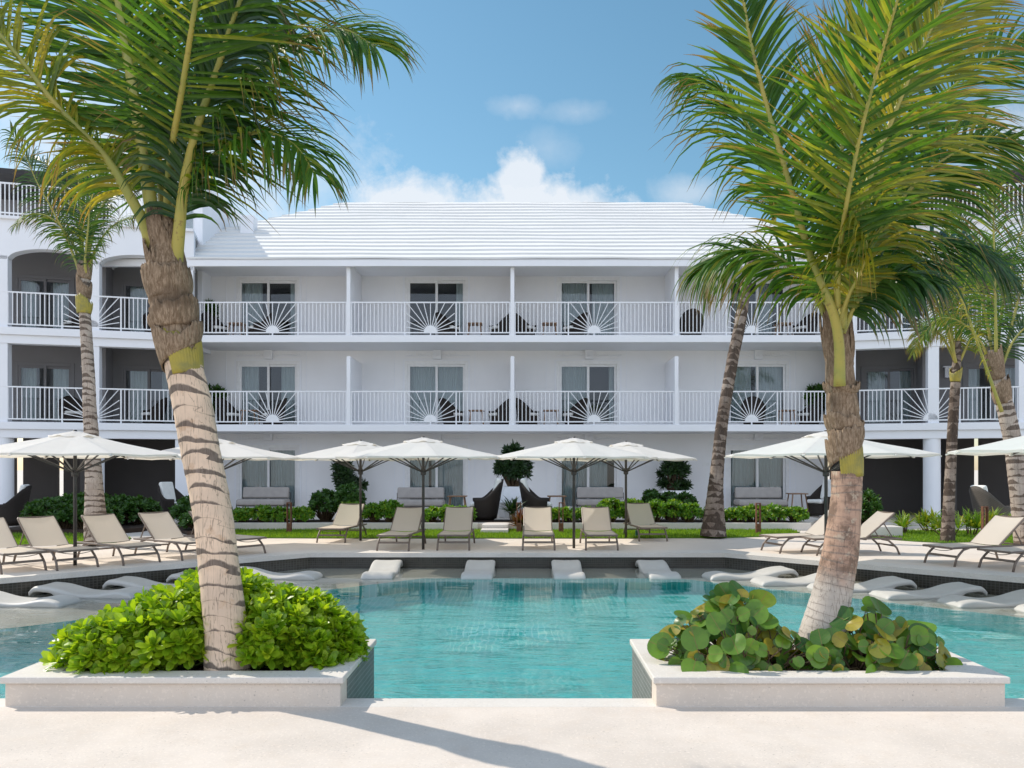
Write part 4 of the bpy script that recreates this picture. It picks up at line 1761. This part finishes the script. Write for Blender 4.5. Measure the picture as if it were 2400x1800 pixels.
grape('tall sea grape bush with big round leaves left of the leaning trunk', [((1.62, 6.45, .36), (.40, .30, .28)), ((1.45, 6.42, .28), (.34, .25, .20)), ((2.0, 6.35, .28), (.34, .22, .20)), ((1.72, 6.55, .50), (.24, .22, .20))], 300, 31, (1.7, 6.45, .15))
grape('sea grape bush with big round leaves right of the leaning trunk', [((2.75, 6.5, .36), (.36, .30, .26)), ((3.0, 6.45, .28), (.30, .26, .20)), ((2.5, 6.35, .25), (.34, .22, .18))], 265, 32, (2.75, 6.45, .15))


# hedges along the terrace
def hedge(label, x0, x1, y, h, seed, lmat=L_HEDGE, dep=.34, base=.2, name='hedge', cat='hedge', grp='clipped green hedges along the terrace', L=.13, nl=8, sp=.115):
    root = thing(name, label, cat, ((x0+x1)/2, y, base), 0, grp)
    rng = random.Random(seed)
    blobs = []
    n = max(1, round((x1-x0)/.55))
    for k in range(n):
        x = x0+(x1-x0)*(k+.5)/n-(x0+x1)/2
        hh = h*rng.uniform(.85, 1.12)
        blobs.append(((x+rng.uniform(-.06, .06), rng.uniform(-.05, .05), hh*.52), ((x1-x0)/n*.62, dep, hh*.52)))
    shrub(root, blobs, sp, nl, L, L*.24, lmat, M_STEM, seed, 3, (.2, .75, 1.0, .3), 0, .6, .4, (15, 80), True, .6)


hedge('low bright hedge in front of the leftmost sofa', -8.5, -6.3, 23.75, .36, 41)
hedge('bright bushes around the grey parasol pole behind the lawn', -5.3, -3.6, 23.75, .52, 42)
hedge('bright bush between the first front loungers', -2.95, -1.55, 23.8, .42, 43)
hedge('bright hedge bush left of the second black parasol pole', .65, 2.05, 23.75, .40, 45)
hedge('bright hedge from the parasol to the set back right lounger', 2.2, 3.5, 23.75, .55, 46)
hedge('tall bright bushes left of the leaning dark palm', 3.6, 5.05, 23.7, .60, 47)
hedge('long low bright hedge right of the leaning dark palm', 5.3, 8.2, 23.75, .40, 48)
hedge('darker round bush behind the first set back lounger', -6.3, -4.95, 24.4, .98, 49, L_MID, .5)
hedge('dark round bush in front of the right white pot', 3.7, 5.2, 24.9, .85, 50, L_MID, .4)
hedge('dark shaded bushes at the left under the arches', -14.4, -11.3, 24.2, .75, 51, L_MID, .9, .1, L=.16, sp=.15)
hedge('low dark hedge on the left behind the loungers', -13.6, -11.2, 22.3, .62, 52, L_MID, .4, .1, L=.15, sp=.14)
hedge('dark ground hedge beside the left path', -10.1, -8.9, 23.7, .72, 53, L_MID, .9, .1, L=.16, sp=.15)
hedge('low dark bush at the bend of the left path', -9.2, -8.4, 22.1, .5, 54, L_MID, .4, .05, L=.15, sp=.13)
hedge('soft dark green bush beside the right path', 9.3, 10.4, 24.2, .95, 55, L_MID, .7, 0, L=.16, sp=.15)


def spiky(label, x, y, n, L, w, lmat, seed, z=.02, h=.15, spread=.3, name='leafy_plant', grp='spear leaved plants on the right lawn', tufts=5):
    root = thing(name, label, 'plant', (x, y, z), 0, grp)
    rng = random.Random(seed)
    g, sg = MB(), MB()
    for k in range(tufts):
        a = rng.uniform(0, 6.28)
        q = rng.uniform(0, spread)
        p = V((math.cos(a)*q, math.sin(a)*q, h*rng.uniform(.7, 1.6)))
        rosette(g, p, V((rng.uniform(-.2, .2), rng.uniform(-.2, .2), 1)), n, L, w, 5, (.35, .9, 1.0, .8, .45, .05), rng, .75, (8, 78))
        sg.tube([(p.x*.6, p.y*.6, 0), p], [.02, .014], 6, False)
    g.build('foliage', lmat, root)
    sg.build('stems', M_STEM, root)
    return root


random.seed(8)
for k, (px, D, lab, sc) in enumerate([(2125, 22.0, 'yellow green spear leaved plant beside the right path', .9), (2185, 22.6, 'yellow green spear leaved plant behind the white stone block', 1.0), (2222, 21.1, 'yellow green spear leaved plant between the stone block and the slim palm', 1.0),
                                  (2275, 21.4, 'yellow green spear leaved plant just right of the slim palm', 1.1), (2325, 21.8, 'yellow green spear leaved plant behind the rusty bollard on the right', 1.1), (2388, 22.4, 'yellow green spear leaved plant below the grey wicker armchair at the right edge', 1.0)]):
    spiky(lab, (px-VX)/F*D, D, 15, .46*sc, .030, L_SPEAR, 60+k, .02, .16, .36, tufts=7)
spiky('red leaved plant beside the white steps', -.12, 22.7, 14, .36, .035, L_RED, 70, 0.0, .2, .22, 'red_plant', None, 8)
spiky('dark spiky plant in front of the white centre pot', -.35, 23.9, 14, .48, .035, L_DARK, 71, .2, .25, .14, 'dark_plant', None, 5)


# potted plants on the terrace
def potted(label, x, y, w0, w1, h, blobs, seed, lmat=L_DARK, rnd=False, z=.2, L=.24):
    root = thing('potted_plant', label, 'potted plant', (x, y, z), 0, 'dark plants in white pots')
    g = MB()
    if rnd:
        g.lathe([(w0*.8, 0), (w1, h*.5), (w0*.8, h), (w0*.7, h), (w0*.7, h-.06)], 6)
    else:
        g.box(-w1, w1, -w1, w1, 0, h, None, w1-w0, w1-w0)
    g.build('pot', M_POT, root, bev=.01)
    shrub(root, blobs, .17, 12, L, L*.13, lmat, M_STEM, seed, 4, (.35, .95, 1.0, .7, .08), h-.05, .6, .35, (12, 85), True, .3)


potted('dark plant in a square white pot left of the middle, behind the grey parasol pole', (816-VX)/F*29.1, 29.1, .48, .50, .80, [((-.12, 0, 1.25), (.28, .26, .36)), ((.12, 0, 1.0), (.42, .3, .2)), ((-.2, 0, 1.65), (.24, .22, .28))], 80)
potted('dark round plant in the faceted white pot between the dark armchairs', (1203-VX)/F*26.2, 26.2, .55, .78, 1.0, [((0, 0, 1.55), (.48, .42, .55)), ((0, 0, 2.05), (.25, .25, .22))], 81, rnd=True)
potted('dark plant in a square white pot left of the leaning dark palm', (1580-VX)/F*29.1, 29.1, .46, .50, .80, [((0, 0, 1.45), (.46, .38, .45)), ((0, 0, .98), (.52, .36, .14))], 82)
for k, (px, f_, lab) in enumerate([(478, 2, 'dark leafy pot plant on the upper balcony beside the banded palm'), (500, 1, 'dark leafy pot plant on the lower balcony beside the banded palm'), (1915, 1, 'dark leafy pot plant on the lower balcony left of the leaning palm trunk')]):
    potted(lab, (px-VX)/F*29.6, 29.6, .2, .24, .45, [((0, 0, 1.15), (.36, .28, .30)), ((.05, 0, .8), (.3, .25, .25))], 84+k, L_MID, False, FL[f_], .22)


# ================================================================== PALMS
def catmull(P, n):
    P = [2*P[0]-P[1]]+list(P)+[2*P[-1]-P[-2]]
    out = []
    m = len(P)-3
    for k in range(n+1):
        s = min(m-1e-6, m*k/n)
        i = int(s)
        t = s-i
        a, b, c, d = P[i:i+4]
        out.append(.5*((2*b)+(c-a)*t+(2*a-5*b+4*c-d)*t*t+(3*b-a-3*c+d)*t**3))
    return out


def frond(root, pts, up_, L, pairs, lmat, seed, start=.22, droop=.55, w=.022, wind=V((.25, 0, 0)), r0=.034, ang=(30, 62), lift=.15, segs=6, fold=.35, sides=(-1, 1), gap=.0, rough=.12, fl=1.0):
    """one palm leaf: a tapering stalk and two rows of folded leaflets"""
    rng = random.Random(seed)
    o = root.location
    P = [V(p)-o for p in pts]
    N = 46
    pairs, w = int(pairs*1.24), w*.67
    ph_ = rng.uniform(0, 6)
    C = catmull(P, N)
    st = MB()
    st.tube(C, [r0*(1-.86*(k/N)**.75)+.002 for k in range(N+1)], 8, True, .75)
    fr = None
    g = MB()
    for k in range(pairs):
        t = start+(1-start)*(k+.5)/pairs
        for s in sides:
            tt = min(.999, max(start, t+rng.uniform(-.004, .004)))
            i = min(N-1, int(tt*N))
            f = tt*N-i
            p = C[i].lerp(C[i+1], f)
            T = (C[i+1]-C[i]).normalized()
            sv = T.cross(up_).normalized()
            uv_ = sv.cross(T).normalized()
            q = (t-start)/(1-start)
            if rng.random() < gap:
                continue
            Lk = L*min(1, .50+1.7*q)*(1-.62*q**2.6)*rng.uniform(.86, 1.08)
            a = R(ang[0]+(ang[1]-ang[0])*q+rng.uniform(-8, 8)+8*math.sin(k*.62+ph_+s))
            d = sv*s*math.cos(a)+T*math.sin(a)+uv_*(lift+rng.uniform(-rough, rough))
            bend = V((0, 0, -1))*droop*rng.uniform(.7, 1.35)+wind*rng.uniform(.6, 1.4)
            leaf_strip(g, p+uv_*.004, d, uv_+V((rng.uniform(-.25, .25), rng.uniform(-.25, .25), 0)), Lk, w*rng.uniform(.8, 1.15)*fl, segs,
                       (.55, .95, 1.0, .85, .58, .28, .03) if segs == 6 else (.6, 1, .85, .5, .04), bend, (rng.random(), rng.random()), fold)
    fo = g.build('frond', lmat, root)
    st.build('stalk', M_STALK, fo, smooth=True)
    return fo


def trunk(root, pts, tmat, spacing, seed, ring=.035, n=30, tilt=.02, step=.022):
    """pts: (point, radius) along the trunk"""
    rng = random.Random(seed)
    o = root.location
    C = catmull([V(p)-o for p, r in pts], 60)
    rad = [v.x for v in catmull([V((r, 0, 0)) for p, r in pts], 60)]
    # resample by length
    cum = [0]
    for a, b in zip(C[:-1], C[1:]):
        cum.append(cum[-1]+(b-a).length)
    M = int(cum[-1]/step)
    g = MB()
    ph = [rng.uniform(0, 6.28) for _ in range(400)]
    uvs = []
    j = 0
    for k in range(M+1):
        L = cum[-1]*k/M
        while j < len(cum)-2 and cum[j+1] < L:
            j += 1
        f = (L-cum[j])/max(1e-6, cum[j+1]-cum[j])
        c = C[j].lerp(C[j+1], f)
        r = rad[j]*(1-f)+rad[j+1]*f
        t = (C[min(j+2, 60)]-C[max(j-1, 0)]).normalized()
        u = V((1, 0, 0))
        u = (u-t*u.dot(t)).normalized()
        w = t.cross(u)
        for i in range(n):
            a = 2*PI*i/n
            ri = int(L/spacing)
            Lv = L+tilt*math.sin(a+ph[ri % 7]*.3)+tilt*.5*math.sin(2*a+ph[3])
            fr = (Lv/spacing) % 1
            rr = r*(1+ring*(1-fr)-.5*ring+.012*math.sin(3*a+L*4)+.008*math.sin(7*a+L*11))
            g.v.append(tuple(c+(u*math.cos(a)+w*math.sin(a))*rr))
            uvs.append((i/n, Lv))
    for k in range(M):
        for i in range(n):
            i2 = (i+1) % n
            q = (k*n+i, k*n+i2, (k+1)*n+i2, (k+1)*n+i)
            g.f.append(q)
            for m, z in enumerate(q):
                uu, vv = uvs[z]
                if i2 == 0 and m in (1, 2):
                    uu = 1.0
                g.uv.append((uu, vv))
    return g.build('trunk', tmat, root, smooth=True)


def sheath(root, c, axis, r0, r1, h, a0, a1, mat, seed, jag=.05, name='leaf_sheath', bulge=.01, petal=False, slant=0):
    """a torn fibre sheath wrapped round the crown shaft"""
    rng = random.Random(seed)
    c = V(c)-root.location
    axis = axis.normalized()
    u = V((1, 0, 0))
    u = (u-axis*u.dot(axis)).normalized()
    w = axis.cross(u)
    n, m = 72, 8
    g = MB()
    tops = []
    val = 0
    for i in range(n+1):
        val = val*.6+rng.uniform(-1, 1)
        tops.append(h*(1+.28*math.sin(i/n*PI*2+seed)+.12*math.sin(i/n*PI*5+seed*2))+jag*val*.55 if not petal else h*max(.03, math.sin(PI*i/n))**.55)
    for j in range(m+1):
        t = j/m
        for i in range(n+1):
            a = R(a0+(a1-a0)*i/n)
            r = r0+(r1-r0)*t+bulge*math.sin(t*PI)+.006*math.sin(i*1.7+seed)*t
            g.v.append(tuple(c+axis*(tops[i]*(t-(.5 if petal else 0))+slant*(i/n-.5)*h*(1-t))+(u*math.cos(a)+w*math.sin(a))*r))
    for j in range(m):
        for i in range(n):
            q = j*(n+1)+i
            g.f.append((q, q+1, q+n+2, q+n+1))
    o = g.build(name, mat, root, smooth=True)
    md = o.modifiers.new('solid', 'SOLIDIFY')
    md.thickness = .008
    return o


def P(*a):
    return [at(x, y, D) for x, y, D in a]


UPV = V((0, 0, 1))
FWD = V((0, -1, 0))
# ---- banded foreground palm, left
D1 = 6.33
b0 = at(533, 1575, D1)
b0.z = .15
lp = thing('palm_tree', 'foreground palm with a thick banded trunk in the left planter', 'palm tree', b0)


def T(pts, D):
    return [(at(x, y, D), w/F*D/2) for x, y, w in pts]


tl = T([(533, 1600, 106), (530, 1500, 98), (522, 1400, 94), (510, 1300, 90), (498, 1200, 88), (472, 1070, 87), (453, 960, 88), (433, 865, 84), (420, 800, 88)], D1)
tl2 = T([(431, 850, 84), (420, 800, 91), (404, 730, 96), (396, 650, 90), (391, 590, 76), (388, 530, 56), (386, 490, 40)], D1)
trunk(lp, tl, T_LEFT, .125, 1, .03, 36, .038)
trunk(lp, tl2, M_FIBRE, .22, 4, .07, 36, .08).name = 'crown_shaft'
ax = (at(396, 650, D1)-at(425, 830, D1))
sheath(lp, at(432, 880, D1), ax, .146, .160, .30, 258, 410, M_BOOT, 2, .012, 'yellow_sheath', .008)
sheath(lp, at(427, 836, D1), ax, .160, .186, .24, 140, 400, M_FIBRE, 1, .03, slant=1.15)
sheath(lp, at(412, 770, D1), ax, .165, .19, .16, 120, 400, M_FIBRE, 3, .045)
sheath(lp, at(400, 700, D1), ax, .155, .178, .20, 60, 420, M_FIBRE, 4, .05)
sheath(lp, at(394, 640, D1), ax, .13, .14, .25, 100, 260, M_FIBRE, 5, .06)
sheath(lp, at(392, 600, D1), ax, .11, .12, .28, 230, 330, M_FIBRE, 6, .08)
LW = V((.18, .0, 0))
frond(lp, P((378, 640, 6.32), (352, 470, 6.25), (318, 250, 6.2), (292, 95, 6.2), (268, -60, 6.15), (235, -330, 6.0), (190, -560, 5.75)), FWD+V((0, 0, -.25)), 1.12, 84, L_PALM, 101, .20, .22, .0215, V((.05, 0, 0)), 0.068, (12, 55), .05, fold=.3, rough=.18)
frond(lp, P((370, 680, 6.36), (345, 545, 6.3), (305, 462, 6.2), (250, 375, 6.1), (190, 310, 6.0), (120, 235, 5.9), (40, 130, 5.8), (-60, 20, 5.7), (-190, -60, 5.6)), V((-.35, -.45, .8)), .92, 70, L_PALMYEL, 102, .26, 3.0, .020, V((-.05, 0, 0)), 0.056, (20, 60), .0, rough=.25)
frond(lp, P((405, 690, 6.32), (418, 560, 6.25), (432, 430, 6.15), (462, 300, 6.0), (510, 160, 5.85), (560, 10, 5.7), (640, -150, 5.5)), V((.3, -.7, .4)), 0.82, 62, L_PALMDARK, 103, .22, 3.0, 0.026, V((.0, 0, -.2)), 0.062, (35, 62), -.15, rough=.3, fold=.5)
frond(lp, P((388, 520, 6.4), (405, 380, 6.35), (440, 230, 6.3), (500, 90, 6.2), (590, -40, 6.1), (720, -140, 6.0)), V((-.25, -1, .15)), 1.55, 80, L_PALM, 104, .10, 0.9, .021, V((.18, 0, 0)), .035, (-5, 45), .0, rough=.2)
frond(lp, P((384, 520, 6.4), (372, 380, 6.35), (350, 220, 6.3), (310, 60, 6.25), (240, -80, 6.2), (120, -180, 6.1)), V((.2, -1, .2)), 1.3, 76, L_PALM, 105, .12, .35, .021, V((.08, 0, 0)), .036, (5, 50), .0, rough=.2)
frond(lp, P((395, 530, 6.38), (440, 400, 6.3), (510, 270, 6.2), (600, 160, 6.1), (700, 90, 6.0), (800, 70, 5.9), (880, 110, 5.8)), V((-.3, -.6, .8)), 1.0, 72, L_PALM, 106, .16, 2.0, .021, V((.15, 0, 0)), .036, (15, 55), .05, rough=.22)
frond(lp, P((400, 560, 6.35), (430, 470, 6.25), (480, 390, 6.15), (545, 330, 6.05), (620, 310, 5.95), (690, 340, 5.85), (740, 410, 5.75)), V((-.1, -.5, .9)), .86, 58, L_PALM, 107, .2, 2.2, .020, V((.12, 0, 0)), .03, (20, 58), .05, rough=.25)
frond(lp, P((390, 520, 6.3), (400, 370, 6.1), (430, 190, 5.7), (470, -60, 5.2), (540, -420, 4.6), (640, -800, 4.1)), V((0, -.3, -1)), 1.05, 60, L_PALM, 110, .2, .3, .020, V((.15, 0, 0)), .036, (15, 55), .05, rough=.2)

# ---- leaning foreground palm, right
D2 = 6.62
b0 = at(1925, 1530, D2)
b0.z = .15
rp = thing('palm_tree', 'foreground palm with a curved grey trunk leaning out of the right planter', 'palm tree', b0)
tr_ = T([(1915, 1580, 122), (1926, 1490, 104), (1948, 1400, 90), (1964, 1322, 83), (1974, 1264, 78), (1983, 1177, 70), (1985, 1105, 70)], D2)
trunk(rp, tr_, T_RIGHT, .062, 2, .02, 30, .012, .016)
tr2 = T([(1984, 1075, 68), (1982, 1050, 74), (1976, 980, 74), (1970, 903, 66), (1966, 840, 62), (1963, 790, 60), (1960, 730, 52), (1958, 670, 40)], D2)
trunk(rp, tr2, M_FIBRE, .2, 3, .05, 30, .05, .02).name = 'crown_shaft'
ax = (at(1966, 850, D2)-at(1984, 1060, D2))
sheath(rp, at(1987, 1118, D2), ax, .121, .128, .24, 225, 400, M_BOOT, 12, .012, 'yellow_sheath', .004)
sheath(rp, at(1983, 1062, D2), ax, .130, .15, .17, 150, 400, M_FIBRE, 11, .03, slant=1.5)
sheath(rp, at(1980, 1010, D2), ax, .128, .15, .12, 100, 430, M_FIBRE, 13, .04)
sheath(rp, at(1974, 925, D2), ax, .112, .14, .10, 90, 440, M_FIBRE, 14, .05)
sheath(rp, at(1968, 860, D2), ax, .10, .12, .40, 150, 235, M_FIBRE, 15, .05)
sheath(rp, at(1968, 860, D2), ax, .10, .125, .38, 310, 400, M_FIBRE, 16, .06)
RW = V((.5, 0, 0))
frond(rp, P((1968, 905, 6.47), (1966, 800, 6.42), (1948, 720, 6.35), (1901, 610, 6.25), (1866, 488, 6.15), (1825, 346, 6.05), (1785, 203, 6.0), (1756, 81, 5.95), (1735, -60, 5.9), (1720, -200, 5.85)), V((-.2, -1, .15)), .64, 84, L_PALM, 201, .26, 0.5, .023, V((.55, 0, 0)), .048, (35, 55), .12, rough=.22)
frond(rp, P((1950, 760, 6.65), (1925, 660, 6.75), (1870, 530, 6.85), (1817, 431, 6.95), (1777, 346, 7.0), (1744, 281, 7.05), (1691, 212, 7.1), (1640, 190, 7.15)), V((.5, -.6, .7)), 1.22, 66, L_PALM, 202, .30, 1.9, .022, V((-.12, 0, 0)), .036, (10, 50), .0, rough=.2)
frond(rp, P((1972, 770, 6.45), (1985, 640, 6.4), (2004, 525, 6.35), (2049, 386, 6.3), (2102, 252, 6.25), (2151, 134, 6.2), (2212, 8, 6.15), (2290, -130, 6.1)), V((.25, -1, .2)), 1.15, 80, L_PALMYEL, 203, .20, 0.8, .023, V((.55, 0, 0)), .040, (15, 55), .05, rough=.22)
frond(rp, P((1960, 690, 6.7), (1962, 540, 6.8), (1968, 386, 6.9), (1988, 264, 6.95), (2017, 155, 7.0), (2070, 53, 7.05), (2150, -60, 7.1)), V((0, -1, .1)), 1.0, 80, L_PALM, 204, .16, .15, .022, V((.45, 0, 0)), .034, (35, 60), .05, rough=.15)
frond(rp, P((1975, 740, 6.6), (2020, 620, 6.6), (2090, 500, 6.6), (2180, 400, 6.6), (2280, 340, 6.6), (2380, 330, 6.6)), V((-.2, -.8, .6)), .95, 74, L_PALM, 206, .18, 2.0, .023, V((.3, 0, 0)), .036, (15, 55), .05, rough=.22)
frond(rp, P((1975, 760, 6.65), (2030, 670, 6.75), (2110, 590, 6.85), (2200, 560, 6.95), (2290, 580, 7.05), (2370, 650, 7.1)), V((-.1, -.6, .8)), 0.95, 68, L_PALMDARK, 207, .18, 2.6, .022, V((.15, 0, 0)), .034, (20, 58), .0, rough=.25)
frond(rp, P((1950, 780, 6.6), (1915, 700, 6.65), (1860, 630, 6.7), (1790, 590, 6.75), (1715, 590, 6.8), (1650, 630, 6.85)), V((.1, -.6, .8)), 0.95, 62, L_PALM, 208, .2, 2.6, .022, V((.0, 0, 0)), .032, (20, 58), .0, rough=.22)
frond(rp, P((1965, 760, 6.45), (1990, 690, 6.35), (2020, 630, 6.25), (2030, 570, 6.1), (2000, 500, 5.95)), V((.2, -.8, .4)), .78, 46, L_PALMYEL, 209, .15, 3.0, 0.022, V((.25, 0, -.3)), .03, (20, 50), .0, rough=.35)
frond(rp, P((1975, 780, 6.5), (2010, 710, 6.4), (2060, 660, 6.3), (2120, 640, 6.2), (2190, 660, 6.1)), V((.0, -.6, .8)), 0.75, 44, L_PALMDARK, 210, .15, 3.0, .020, V((.25, 0, 0)), .03, (20, 55), .0, rough=.3)
frond(rp, P((1962, 720, 6.4), (1965, 620, 6.2), (1985, 470, 5.9), (2030, 260, 5.5), (2110, -20, 5.0), (2220, -330, 4.6)), V((.1, -.4, -.9)), .95, 60, L_PALM, 211, .22, .3, .021, V((.5, 0, 0)), .036, (20, 55), .05, rough=.22)
frond(rp, P((1970, 700, 6.75), (2020, 560, 6.95), (2090, 400, 7.15), (2180, 260, 7.35), (2300, 150, 7.5), (2440, 100, 7.6)), V((-.2, -.9, .4)), 1.1, 76, L_PALM, 212, .16, .55, .023, V((.4, 0, 0)), .034, (15, 55), .05, rough=.2)


# ---- slimmer palms behind the pool
def back_palm(label, base, tpts, D, tmat, fr, seed, spacing=.13, lean=0, collar=None):
    b = at(base[0], base[1], D)
    b.z = 0.0
    root = thing('palm_tree', label, 'palm tree', b, 0, None)
    tp = T(tpts, D)
    trunk(root, tp, tmat, spacing, seed, .05, 20, .02, .04)
    top = tpts[-1]
    axv = (tp[-1][0]-tp[-3][0])
    if collar:
        for q, (x, y, w, h, m) in enumerate(collar):
            sheath(root, at(x, y, D), axv, w/F*D/2, w/F*D/2*1.2, h/F*D, 0, 360, m, seed+q, .05)
    for k, (pts, upv, L, pairs, mat, dr, wd) in enumerate(fr):
        frond(root, [at(x, y, D+o) for x, y, o in pts], upv, L, pairs, mat, seed*50+k, .16, dr, .020, V((wd, 0, 0)), .040, (15, 58), .05, 4, .3, rough=.22)
    return root


def crown(cx_, cy_, s, seed, tilt=.0, n=15, els=(70, 50, 35, 15, 60, 25), mats=(L_PALM, L_PALMDARK, L_PALM, L_PALM, L_PALMDARK, L_PALMYEL)):
    """leaf list for a palm crown centred on a pixel; s is the leaf length in pixels"""
    rng = random.Random(seed)
    out = []
    for k in range(n):
        a = 2*PI*k/n+rng.uniform(-.15, .15)
        el = els[k % len(els)]+rng.uniform(-8, 8)
        hx, hy = math.cos(a), math.sin(a)
        e = R(el)
        Lp = s*rng.uniform(.85, 1.1)
        pts = []
        x = y = z = 0
        cur = e
        for q in range(7):
            pts.append((cx_+x, cy_-z, -y/75.0*.9))
            x += (hx*math.cos(cur)+tilt*(q/6))*Lp/6
            y += hy*math.cos(cur)*Lp/6
            z += math.sin(cur)*Lp/6
            cur -= R(12 if el > 55 else 19)
        out.append((pts, V((-hx*.4, -.5+hy*.4, .8)), min(.75, .40*s/110), int(s/4.0)+10, mats[k % len(mats)], rng.uniform(.6, 1.1), .1))
    return out


YEL = (L_PALM, L_PALMYEL, L_PALM)


def BF(pts, L, pairs, mat, droop, up_=(0, -.8, .6), o0=0, o1=-.3):
    n = len(pts)
    return ([(x, y, o0+(o1-o0)*k/(n-1)) for k, (x, y) in enumerate(pts)], V(up_), L, pairs, mat, droop, .06)


back_palm('slim palm with a ringed trunk behind the loungers on the left', (228, 1275),
          [(233, 1272, 66), (226, 1240, 54), (221, 1150, 40), (216, 1040, 33), (210, 960, 30), (208, 880, 27), (203, 800, 26), (197, 700, 25), (196, 640, 28), (198, 590, 22)], 18.6, T_THIN,
          [BF([(190, 690), (182, 628), (154, 554), (123, 492), (86, 425), (62, 369), (25, 308)], .85, 62, L_PALMDARK, 1.7, (-.4, -.6, .6), 0, -.5),
           BF([(200, 640), (200, 603), (206, 542), (212, 480), (228, 419), (252, 363)], .80, 62, L_PALM, .9, (0, -1, .3), -.1, -.5),
           BF([(205, 640), (212, 616), (234, 566), (265, 529), (308, 511), (345, 523)], .80, 54, L_PALM, 2.0, (0, -.5, .9), 0, -.4),
           BF([(194, 620), (192, 540), (185, 437), (178, 375), (166, 314)], .80, 58, L_PALMDARK, .7, (0, -1, .2), .1, .3),
           BF([(203, 620), (228, 511), (265, 443), (308, 394), (357, 369)], .85, 58, L_PALM, 1.3, (-.2, -.7, .7), .1, .4),
           BF([(190, 630), (172, 575), (142, 530), (105, 505), (68, 505), (37, 530)], .75, 52, L_PALM, 2.0, (0, -.5, .9), 0, -.5),
           BF([(198, 620), (215, 540), (250, 470), (290, 440), (335, 440), (375, 470)], .8, 54, L_PALMDARK, 1.8, (0, -.6, .8), .1, .6),
           BF([(195, 620), (180, 520), (150, 440), (115, 390), (75, 370)], .8, 54, L_PALMDARK, 1.3, (.2, -.7, .7), .1, .6)],
          4, .17, collar=[(197, 735, 30, 34, M_BOOT), (197, 700, 28, 46, M_FIBRE), (198, 655, 28, 50, M_FIBRE)])
back_palm('tall dark trunked palm leaning right between the lawn and the building', (1672, 1256),
          [(1672, 1256, 62), (1674, 1200, 46), (1680, 1110, 32), (1694, 980, 28), (1716, 850, 27), (1737, 745, 26), (1752, 650, 23), (1775, 575, 21)], 20.6, T_DARK,
          crown(1815, 520, 110, 9, .3, 7, (84, 70, 78)), 6, .17)
back_palm('slim straight palm on the right lawn in front of the round columns', (2222, 1270),
          [(2221, 1272, 34), (2223, 1200, 27), (2228, 1100, 24), (2233, 1000, 23), (2238, 920, 22), (2242, 850, 19), (2244, 800, 16)], 19.5, T_DARK,
          [BF([(2240, 850), (2226, 752), (2208, 672), (2177, 617), (2134, 598), (2095, 620)], .75, 60, L_PALM, 1.9, (-.2, -.6, .8), 0, -.4),
           BF([(2245, 850), (2251, 746), (2263, 660), (2288, 598), (2325, 567)], .75, 58, L_PALM, 1.2, (.1, -.9, .4), 0, -.3),
           BF([(2240, 850), (2212, 795), (2183, 770), (2159, 785), (2140, 830)], .62, 46, L_PALMYEL, 2.2, (0, -.6, .8), 0, -.5),
           BF([(2242, 840), (2239, 721), (2233, 629), (2226, 555), (2220, 494)], .75, 60, L_PALM, .8, (0, -1, .2), .1, .2),
           BF([(2248, 850), (2276, 795), (2306, 775), (2337, 800)], .62, 46, L_PALMYEL, 2.2, (0, -.6, .8), 0, -.5),
           BF([(2238, 840), (2205, 730), (2160, 660), (2115, 640), (2075, 670)], .75, 56, L_PALMDARK, 2.0, (-.2, -.6, .8), .1, .5),
           BF([(2244, 840), (2262, 740), (2300, 670), (2350, 650), (2395, 680)], .75, 56, L_PALMDARK, 2.0, (.2, -.6, .8), .1, .5),
           BF([(2240, 850), (2225, 780), (2200, 720), (2185, 690), (2165, 690)], .7, 46, L_PALMYEL, 2.0, (-.1, -.8, .6), -.1, -.7)],
          7, .15, collar=[(2239, 895, 22, 30, M_BOOT)])
back_palm('pale trunked palm curving in at the right edge', (2420, 1290),
          [(2412, 1290, 60), (2396, 1200, 46), (2385, 1120, 40), (2374, 1040, 38), (2363, 985, 38), (2350, 930, 36), (2336, 870, 32), (2330, 820, 26)], 16.2, T_THIN,
          [BF([(2348, 965), (2318, 880), (2290, 800), (2255, 705), (2215, 632), (2164, 560), (2110, 520)], .62, 60, L_PALMYEL, 2.4, (.4, -.6, .7), -.2, -.7),
           BF([(2336, 880), (2333, 721), (2330, 598), (2328, 475), (2330, 400)], .80, 74, L_PALM, .7, (0, -1, .1), -.1, -.3),
           BF([(2342, 880), (2374, 752), (2399, 660), (2430, 586), (2470, 540)], .80, 64, L_PALM, .9, (-.2, -1, .3), 0, .2),
           BF([(2334, 870), (2310, 740), (2280, 630), (2255, 545), (2235, 480)], .75, 60, L_PALM, 1.0, (.2, -.9, .3), .1, .4),
           BF([(2340, 880), (2375, 800), (2420, 760), (2470, 770)], .8, 50, L_PALMDARK, 2.0, (0, -.6, .8), 0, -.3),
           BF([(2334, 860), (2350, 720), (2375, 610), (2410, 500), (2450, 420)], .85, 60, L_PALMDARK, .9, (0, -1, .2), .2, .7),
           BF([(2332, 870), (2290, 790), (2240, 750), (2195, 750), (2160, 790)], .7, 50, L_PALM, 2.2, (0, -.6, .8), .1, .4)],
          8, .15, collar=[(2352, 945, 36, 50, M_FIBRE), (2338, 890, 34, 60, M_FIBRE)])
